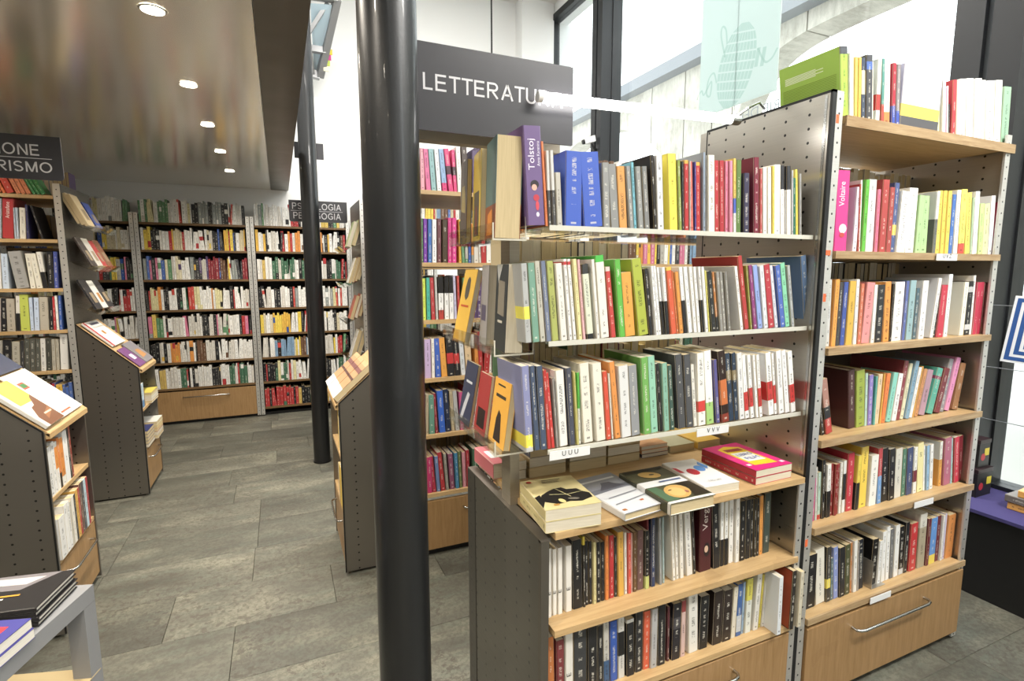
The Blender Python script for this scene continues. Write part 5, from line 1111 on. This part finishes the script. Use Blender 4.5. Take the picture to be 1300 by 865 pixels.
face_out((0.480, 1.282), z0, 0.010, 0.165, 0.095, 'b03434', 2, 8, -1, 'red book with a dark picture face-out in the lowest end tray', prints=[('2a1c1c', [(0.2, 0.1), (0.85, 0.1), (0.85, 0.42), (0.2, 0.42)])])
face_out((0.472, 1.385), z0, 0.010, 0.180, 0.11, '343c58', 2, 10, -1, 'navy book with a pale curve face-out in the lowest end tray', prints=[('b8bcc4', [(0.15, 0.05), (0.35, 0.05), (0.7, 0.5), (0.5, 0.52), (0.3, 0.3)]), ('c8ccd4', [(0.25, 0.66), (0.75, 0.66), (0.75, 0.70), (0.25, 0.70)])])
LN = 24
for k, (zt, lst) in enumerate(zip(L2T, (
        [(4.03, 0.018, 0.20, 0.13, 'c9b48a', 'beige paperback at the front of the upper tilted end tray', 0), (4.03, 0.016, 0.20, 0.13, 'c9b48a', 'beige paperback behind its twin in the upper tilted end tray', 1), (4.03, 0.016, 0.20, 0.13, 'c0ac84', 'rearmost beige paperback in the upper tilted end tray', 2), (4.20, 0.018, 0.17, 0.12, '2f4a9c', 'blue paperback in the upper tilted end tray', 0)],
        [(4.03, 0.012, 0.19, 0.10, '3a3230', 'black book with pale page edge in the middle tilted end tray', 0), (4.14, 0.022, 0.19, 0.11, 'b8b4ac', 'pale grey book in the middle tilted end tray', 0), (4.26, 0.016, 0.18, 0.09, 'a83030', 'red book in the middle tilted end tray', 0), (4.36, 0.016, 0.19, 0.12, '7a4a2c', 'brown and orange book in the middle tilted end tray', 0)],
        [(4.03, 0.014, 0.20, 0.12, '26262a', 'black book next to the aisle in the lower tilted end tray', 0), (4.16, 0.014, 0.19, 0.11, 'c8c8c4', 'white book with a figure in the lower tilted end tray', 0), (4.28, 0.014, 0.19, 0.12, '2a2a2e', 'black book at the far end of the lower tilted end tray', 0)]))):
    for y, w, h, d, c_, lab, off in lst:
        face_out((-1.042-off*0.020, y), zt+0.006+off*0.006, w, h, d, c_, 0, LN, 1, lab, prints=[('8a7a62' if c_ != 'c8c8c4' else 'a8763a', [(0.35, 0.2), (0.85, 0.2), (0.85, 0.55), (0.35, 0.55)])])
for k, (zt, lst) in enumerate(zip(R3T, (
        [('b8c48a', 2, 0.030, 0.19), ('d8d8c8', 0, 0, 0)], [('d8d6cc', 1, 0.020, 0.19), ('8a5a34', 1, 0.022, 0.19), ('c8922e', 1, 0.02, 0.18), ('d8d4c8', 1, 0.02, 0.19)], [('a84a2c', 3, 0.028, 0.18)], [('b8b8b4', 2, 0.034, 0.20)]))):
    off = 0.0; i_ = 0
    nm = ['top', 'second', 'third', 'lowest'][k]
    for c_, n, w, h in lst:
        for q_ in range(n):
            face_out((0.462+off, 4.03), zt+0.008+off*0.4, w, h, 0.14, c_, 0, 18, -1, (['front ', 'middle ' if n == 3 else 'rear ', 'rear '][q_] if n > 1 else ('outer ' if i_ == 0 else '')) + f'{cname(c_)} book tilted in the {nm} slanted end tray by the far column')
            off += w*1.02; i_ += 1
# ---- books on the sloped tops
def slope_book(xin, xout, y0, s0, h, d, th, col, label, **kw):
    sgn = 1 if xout > xin else -1
    u_ = Vector((xin-xout, 0, 0.298)).normalized(); n_v = Vector((0, sgn, 0)).cross(u_)*-1
    n_v = Vector((sgn*abs(u_.z), 0, abs(u_.x)))
    yl = Vector((0, sgn, 0))
    o_ = Vector((xout, y0 if sgn > 0 else y0+d, 0.840+0.006))+u_*s0+n_v*0.0055
    return add_book(basis(o_, n_v, yl, u_), th, h, d, col, prio=9999, label=label, **kw)
slope_book(-1.165, -0.855, 2.530, 0.005, 0.235, 0.165, 0.016, 'd4d0c8', 'book with yellow and brown landscape cover on the nearest sloped display', prints=[('d0b048', [(0.14, 0.5), (1, 0.5), (1, 1), (0.14, 1)]), ('6a4024', [(0.14, 0.0), (1, 0.0), (1, 0.62), (0.85, 0.58), (0.6, 0.42), (0.4, 0.40), (0.14, 0.20)]), ('8a5a34', [(0.4, 0.10), (0.95, 0.22), (0.95, 0.30), (0.5, 0.22)]), ('c8bca8', [(0.5, 0.2), (0.9, 0.2), (0.9, 0.23), (0.5, 0.23)])])
slope_book(-1.165, -0.855, 2.705, 0.005, 0.26, 0.225, 0.008, 'dcdcda', 'white magazine with a small green emblem on the nearest sloped display', prints=[('b04a3a', [(0.12, 0.66), (0.36, 0.66), (0.36, 0.80), (0.12, 0.80)]), ('3a7a44', [(0.15, 0.69), (0.33, 0.69), (0.33, 0.77), (0.15, 0.77)]), ('b0c0d0', [(0.1, 0.1), (0.55, 0.1), (0.55, 0.5), (0.1, 0.5)]), ('b85a3a', [(0.1, 0.06), (0.56, 0.06), (0.56, 0.09), (0.1, 0.09)])])
slope_book(-1.165, -0.855, 2.530, 0.275, 0.15, 0.20, 0.008, '3a3472', 'violet brochure leaning high on the nearest sloped display', prints=[('c8b03a', [(0.3, 0.1), (0.6, 0.12), (0.6, 0.4), (0.3, 0.36)])])
slope_book(-1.165, -0.855, 2.740, 0.275, 0.15, 0.20, 0.006, '2a3450', 'dark blue magazine leaning high on the nearest sloped display', prints=[('8a96b0', [(0.1, 0.75), (0.8, 0.75), (0.8, 0.85), (0.1, 0.85)])])
slope_book(-1.150, -0.850, 4.025, 0.005, 0.16, 0.16, 0.006, '6a3a72', 'purple magazine with a white box on the middle sloped display', prints=[('dcdcdc', [(0.35, 0.35), (0.75, 0.35), (0.75, 0.62), (0.35, 0.62)])])
slope_book(-1.150, -0.850, 4.195, 0.005, 0.18, 0.21, 0.010, '77747a', 'grey magazine with an orange picture on the middle sloped display', prints=[('a87a4a', [(0.2, 0.2), (0.8, 0.25), (0.7, 0.6), (0.3, 0.6)])])
slope_book(-1.150, -0.850, 4.030, 0.195, 0.21, 0.27, 0.014, 'd8d6d4', 'white magazine with a red spine on the middle sloped display', prints=[('b02a34', [(0, 0), (0.1, 0), (0.1, 1), (0, 1)]), ('a8702e', [(0.4, 0.45), (0.55, 0.45), (0.55, 0.6), (0.4, 0.6)]), ('3a3a50', [(0.3, 0.85), (0.9, 0.85), (0.9, 0.93), (0.3, 0.93)])])
for k in range(3):
    slope_book(0.556, 0.222, 2.533+0.146*k, 0.002, 0.225, 0.140, 0.028, 'b58a5e', ['sunset-coloured paperback beside the perforated panel of the sloped display by the black column', 'middle of three sunset-coloured paperbacks on the sloped display by the black column', 'innermost sunset-coloured paperback on the sloped display by the black column'][k], bands=[(0, 0.26, 'd4d2ce'), (0.5, 0.56, '5a3a34'), (0.7, 0.8, '7a4a48'), (0.9, 1.0, 'c8a070')], group='sunset books on the sloped display')
ORD = ['first', 'second', 'third', 'fourth', 'fifth', 'sixth', 'seventh', 'eighth', 'ninth', 'tenth', 'eleventh', 'twelfth', 'thirteenth', 'fourteenth', 'fifteenth', 'sixteenth', 'seventeenth', 'eighteenth', 'nineteenth', 'twentieth']
ORD += ['twenty-'+o for o in ORD[:9]]+['thirtieth']+['thirty-'+o for o in ORD[:9]]+['fortieth']+['forty-'+o for o in ORD[:9]]+['fiftieth']+['fifty-'+o for o in ORD[:9]]
# ---- shelves of the end displays
def shelf_x(y, xs, z, side, items, ph, lab0):
    for k, (w, h, c_, bands) in enumerate(items):
        if side > 0: mt = Matrix.Translation((xs, y, z+0.0004)) @ Matrix.Rotation(math.pi/2, 4, 'Z')
        else: mt = Matrix.Translation((xs, y+w, z+0.0004)) @ Matrix.Rotation(-math.pi/2, 4, 'Z')
        prev = cname(items[k-1][2]) if k else None
        add_book(mt, w-0.0008, h, min(0.2, h*0.72), c_, bands=bands, prio=500, label=(f'{cname(c_)} book, {ORD[k]} from the side panel, {ph}' if prev else f'{cname(c_)} {lab0}, {ph}'))
        y += w
shelf_x(2.532, -0.862, 0.575, 1, [(0.05, 0.20, 'd4d4d2', []), (0.03, 0.21, 'dcdcda', []), (0.03, 0.20, 'e0dedA', [(0.45, 0.9, 'e08a2a')]), (0.022, 0.21, '2a2420', [(0.3, 1, 'd87a22')]), (0.04, 0.20, 'd88428', [(0, 0.2, 'e0ddd5')]), (0.05, 0.22, 'e0e0de', []), (0.02, 0.22, '26282e', []), (0.02, 0.23, '8a3424', [])], 'upper shelf of the nearest end display', 'binder')
shelf_x(2.532, -0.848, 0.315, 1, [(0.06, 0.17, 'd8d8d6', []), (0.035, 0.20, 'e0e0de', []), (0.03, 0.20, 'dcdcda', []), (0.02, 0.19, 'b8b4a8', []), (0.03, 0.2, 'dedad0', []), (0.022, 0.2, '3a3a3a', []), (0.03, 0.21, 'd0a03a', []), (0.02, 0.21, 'a83030', []), (0.025, 0.22, '6a4a44', []), (0.03, 0.22, '4a4a50', []), (0.03, 0.22, 'a8c0cc', []), (0.025, 0.22, 'a02a34', [])], 'lower shelf of the nearest end display', 'box file')
shelf_x(4.02, -0.858, 0.575, 1, [(0.09, 0.16, 'b8d0e0', [(0, 0.3, '4a8ac0')]), (0.02, 0.12, '8a6a3a', [])], 'upper shelf of the middle end display', 'picture book')
for k in range(4): flat((-0.995, 4.20), (1, 0, 0), (0, 1, 0), 0.5756+0.018*k, 0.0172, 0.16, 0.21, ['d0d0cc', 'c8c8c4', 'cfcfc8', 'c8b83a'][k], label=f'{["bottom white", "second white", "third white", "yellow topmost"][k]} paperback of the pile on the middle end display')
for k in range(5): flat((-0.995, 4.03), (1, 0, 0), (0, 1, 0), 0.3156+0.022*k, 0.0212, 0.155, 0.19, '2e3460', label=f'navy paperback {["at the bottom", "second up", "in the middle", "second from the top", "on top"][k]} of the low pile, middle end display', group='navy paperback pile')
for k in range(5): flat((-0.985, 4.235), (1, 0, 0), (0, 1, 0), 0.3156+0.024*k, 0.0232, 0.16, 0.19, ['d8d4c8', '2a2a2c', 'c03a2c', 'd8c83a', 'c8c8c0'][k], label=f'{["cream", "black", "red", "yellow", "pale grey"][k]} paperback in the mixed low pile on the middle end display')
shelf_x(2.54, 0.232, 0.575, -1, [(0.03, 0.21, 'e0b81e', []), (0.03, 0.21, 'e0b81e', []), (0.03, 0.2, '3a3020', [(0.5, 1, 'd8b020')]), (0.04, 0.2, 'd8cfb0', []), (0.03, 0.21, 'e0b81e', [])], 'upper shelf of the end display by the column', 'paperback')
shelf_x(2.54, 0.224, 0.315, -1, [(0.035, 0.2, 'e6be20', []), (0.035, 0.2, 'e6be20', []), (0.03, 0.2, 'e0b81e', []), (0.03, 0.2, 'c8a020', []), (0.03, 0.19, 'd8d0b8', [])], 'lower shelf of the end display by the column', 'paperback')
# ---- piles on the grey metal table
f_ = Vector((0.173, 0.985, 0)); lf = Vector((-0.985, 0.173, 0))
a_ = onZ(43, 772, 0.712)
for k in range(4):
    o_ = Vector((a_.x, a_.y, TT+0.0004+0.0130*k))+lf*(-0.004*(k % 2))+f_*0.006*(3-k)*0.4
    add_book(basis(o_, UPV, f_, lf), 0.0124, 0.26, 0.157, '1d1b1c', hard=True, white=True, prio=9999, label=['lowest', 'second', 'third', 'topmost'][k]+' black hardback of the pile on the grey metal table',
             prints=[] if k < 3 else [('6a6668', [(0.55, 0.3), (1, 0.1), (1, 0.9), (0.6, 1)]), ('a8a4a4', [(0.7, 0.3), (0.9, 0.2), (0.92, 0.6), (0.74, 0.7)]), ('c8c4bc', [(0.30, 0.35), (0.34, 0.35), (0.34, 0.75), (0.30, 0.75)]), ('b8862e', [(0.38, 0.25), (0.42, 0.25), (0.42, 0.55), (0.38, 0.55)])])
f_ = e1.copy(); lf = e2.copy()
c_ = onZ(47, 780.5, 0.706)
for k in range(2):
    o_ = Vector((c_.x, c_.y, TT+0.0004+0.023*k))-f_*0.262+lf*0.003*k
    add_book(basis(o_, UPV, f_, lf), 0.0224, 0.17, 0.25, '3c3a80', white=True, prio=9999, label=['lower', 'upper'][k]+' blue and white paperback with a red panel on the grey metal table', prints=[] if k == 0 else [('c03038', [(0.35, 0.15), (0.9, 0.15), (0.9, 0.65), (0.35, 0.65)])])
g_ = onZ(128, 846, 0.435)
add_book(basis(Vector((g_.x, g_.y, 0.3856))-f_*0.17, UPV, f_, lf), 0.045, 0.24, 0.17, 'bfa877', hard=True, prio=9999, label='thick tan hardback lying on the lower shelf of the grey metal table')
# ---- window platform
flat((2.93, 0.98), (1, 0, 0), (0, 1, 0), 0.4006, 0.032, 0.15, 0.19, 'd89a3a', white=True, hard=True, label='lower orange-edged hardback lying on the violet window platform')
flat((2.925, 0.99), (1, 0, 0), (0, 1, 0), 0.4336, 0.032, 0.15, 0.19, '6a625a', white=True, hard=True, label='grey hardback in the pile on the violet window platform')
flat((2.95, 0.95), (1, 0.1, 0), (-0.1, 1, 0), 0.4666, 0.030, 0.15, 0.19, 'd89a3a', white=True, hard=True, label='topmost orange-edged hardback on the violet window platform')
for k, (x0, x1, y0, y1, za, zb) in enumerate(((2.935, 3.06, 1.29, 1.38, 0.400, 0.535), (2.96, 3.05, 1.305, 1.37, 0.5352, 0.67))):
    t = thing('gift_box', ((x0+x1)/2, (y0+y1)/2, za), ['large black gift box with a red heart on the violet window platform', 'small black gift box with red trim on top of another box'][k], 'box')
    MB().box(x0, x1, y0, y1, za, zb-0.02).build('body', plain('box_black', '1c1a1b', 0.4), t, bevel=0.002)
    MB().box(x0-0.002, x1+0.002, y0-0.002, y1+0.002, zb-0.02, zb).build('lid', plain('box_lid', '2a1c20', 0.35), t, bevel=0.002)
    MB().prism([(x0+0.035+0.018*math.cos(R(a)) , y0-0.0008, za+0.05+0.018*math.sin(R(a))) for a in range(0, 360, 30)], (0, 0.0004, 0)).build('red_motif', plain('box_red', 'a82a34', 0.5), t)
    MB().box(x1-0.045, x1-0.008, y0-0.0008, y0-0.0002, za+0.055, za+0.09).build('yellow_print', plain('box_yellow', 'c8b83a', 0.5), t)
# bookends
be = tag(MB().box(1.432, 1.4335, 1.13, 1.25, 1.5575, 1.70).box(1.37, 1.432, 1.13, 1.25, 1.5572, 1.5582).build('bookend', 'steel'), 'grey metal bookend closing the top clear shelf at the divider', 'bookend')
x_ = XatZ(1104, 1.09, 0.335)
be2 = tag(MB().box(x_, x_+0.0015, 1.085, 1.21, 0.336, 0.44).box(x_, x_+0.08, 1.085, 1.21, 0.3353, 0.3363).build('bookend', 'steel'), 'short metal bookend standing on the lowest shelf of the window bookcase', 'bookend')

# ================================================================== BUILD THE BOOKS
NMAX = 330
cand = sorted([b for b in BOOKS if not b['stuff']], key=lambda b: -b['prio'])
solo = set(id(b) for b in cand[:NMAX])
used = {}
for key, rw in ROWS.items():
    bs = rw['books']; n = len(bs)
    ws = sorted(b['w'] for b in bs); hs = sorted(b['h'] for b in bs)
    labs = []
    for i, b in enumerate(bs):
        c = cname(b['col']); two = ''
        if b['bands']:
            bc = cname(max(b['bands'], key=lambda q: q[1]-q[0])[2])
            if bc != c: two = f' and {bc}'
        size = 'thick ' if b['w'] > ws[int(n*0.82)] else 'thin ' if b['w'] < ws[int(n*0.18)] else ''
        tall = 'tall ' if b['h'] > hs[int(n*0.85)] else ''
        l_, r_ = (cname(bs[i-1]['col']) if i else None), (cname(bs[i+1]['col']) if i < n-1 else None)
        nb = f'between {l_} and {r_} books' if l_ and r_ else f'next to a {l_ or r_} book'
        labs.append(f'{tall}{size}{c}{two} book {nb}, {rw["phrase"]}')
    for i, b in enumerate(bs):
        b['group'] = f'books on the {rw["phrase"]}'
        if b['label']: continue
        lb = labs[i]
        if labs.count(lb) > 1 or len(lb.replace(',', '').split()) > 16:
            k = n-1-i if rw['rev'] else i
            lb = f'{cname(b["col"])} book {ORD[k]} from {rw["anchor"]}, {rw["phrase"]}'
        b['label'] = lb
def matcol(hx):
    n = 'print_'+hx
    return bpy.data.materials.get(n) or plain(n, hx, 0.45)
SV, SF, SC_, SI, SS, SU, SM = [], [], [], [], [], [], []
for b in BOOKS:
    vs, fs, cs, uv, pv, pf_ = gen(b['w'], b['h'], b['d'], b['col'], b['bands'], b['hard'], None, b.get('spine_only', False))
    ik = ink_for(b['col']); seed = rnd.random(); pg = lin('dcdad2') if b['white'] else (PAGE if rnd.random() < 0.6 else PAGEW)
    if id(b) in solo:
        me = bpy.data.meshes.new('book'); me.from_pydata(vs, [], fs); me.materials.append(M['cover'])
        if b.get('title') or b.get('prints') is not None: uv = [(5, 5)]*len(uv)
        set_attrs(me, cs, [ik]*len(fs), [seed]*len(fs), uv)
        o = bpy.data.objects.new('book', me); COL.objects.link(o); o.matrix_world = b['mt']
        tag(o, b['label'] or 'page edges of a paperback in a pile at the back of the display table', 'book', b.get('group') or ('paperback piles at the back of the display table' if b.get('back_pile') else 'displayed books'))
        mp = bpy.data.meshes.new('page_block'); mp.from_pydata(pv, [], pf_); mp.materials.append(M['pages']); set_attrs(mp, [pg]*len(pf_), None, None)
        po = bpy.data.objects.new('page_block', mp); COL.objects.link(po); po.parent = o
        for (tx, z_, ln, xf, hf, hx) in b.get('title') or []:
            cap = b['w']*hf
            text_obj('spine_title', tx, b['h']*ln, (b['w']*xf+cap*0.36, -0.0005, b['h']*z_), (0, 0, 1), (-1, 0, 0), matcol(hx), o, local=True, height=cap)
        if b.get('fig'):
            w, h = b['w'], b['h']
            def ell(cx, cz, rx, rz, dy, hx, nm):
                m = MB(); m.add([(cx*w+rx*w*math.cos(2*math.pi*q/16), -dy, cz*h+rz*h*math.sin(2*math.pi*q/16)) for q in range(16)], [tuple(range(16))]); m.build(nm, matcol(hx), o, local=True)
            if b['fig'] == 1:
                ell(0.50, 0.415, 0.24, 0.045, 0.0005, '2a2228', 'spine_picture'); ell(0.47, 0.385, 0.15, 0.032, 0.0009, 'd8a898', 'spine_picture'); ell(0.56, 0.28, 0.17, 0.035, 0.0005, 'b83a48', 'spine_picture'); ell(0.60, 0.20, 0.10, 0.05, 0.0005, 'c84a58', 'spine_picture'); ell(0.60, 0.11, 0.09, 0.025, 0.0005, 'd8d0e0', 'spine_picture')
            elif b['fig'] == 2:
                ell(0.6, 0.30, 0.26, 0.10, 0.0005, '1c1216', 'spine_picture'); ell(0.55, 0.31, 0.16, 0.05, 0.0009, 'c8a890', 'spine_picture')
            else:
                ell(0.6, 0.28, 0.3, 0.06, 0.0005, 'd8d4d4', 'spine_picture'); ell(0.55, 0.20, 0.2, 0.03, 0.0009, 'b84a48', 'spine_picture')
        prints = b.get('prints') or []
        for q_, (hx, poly) in enumerate(prints):
            m = MB(); m.add([(b['w']+0.0003+0.00025*q_, u*b['d'], v*b['h']) for u, v in poly], [tuple(range(len(poly)))]); m.build('cover_print', matcol(hx), o, local=True)
        for hx, poly in b.get('backprints') or []:
            m = MB(); m.add([(-0.0003, (1-u)*b['d'], v*b['h']) for u, v in poly], [tuple(range(len(poly)))]); m.build('cover_print', matcol(hx), o, local=True)
        for (tx, u, v, ln, hx) in b.get('covertext') or []:
            text_obj('cover_title', tx, b['d']*ln, (b['w']+0.003, u*b['d'], v*b['h']), (0, 1, 0), (0, 0, 1), matcol(hx), o, local=True)
    else:
        n0 = len(SV); mt = b['mt']
        SV += [tuple(mt @ Vector(v)) for v in vs]; SF += [tuple(i+n0 for i in f) for f in fs]; SC_ += cs; SU += uv; SM += [0]*len(fs)
        n0 = len(SV); SV += [tuple(mt @ Vector(v)) for v in pv]; SF += [tuple(i+n0 for i in f) for f in pf_]; SC_ += [pg]*len(pf_); SU += [(5, 5)]*sum(len(f) for f in pf_); SM += [1]*len(pf_)
        SI += [ik]*(len(fs)+len(pf_)); SS += [seed]*(len(fs)+len(pf_))
me = bpy.data.meshes.new('shelved_books'); me.from_pydata(SV, [], SF); me.materials.append(M['cover']); me.materials.append(M['pages'])
me.polygons.foreach_set('material_index', SM); set_attrs(me, SC_, SI, SS, SU)
o = bpy.data.objects.new('shelved_books', me); COL.objects.link(o)
tag(o, 'small closely packed books filling the remaining shelf rows', 'books', kind='stuff')
print('books', len(BOOKS), 'candidates', len(cand))
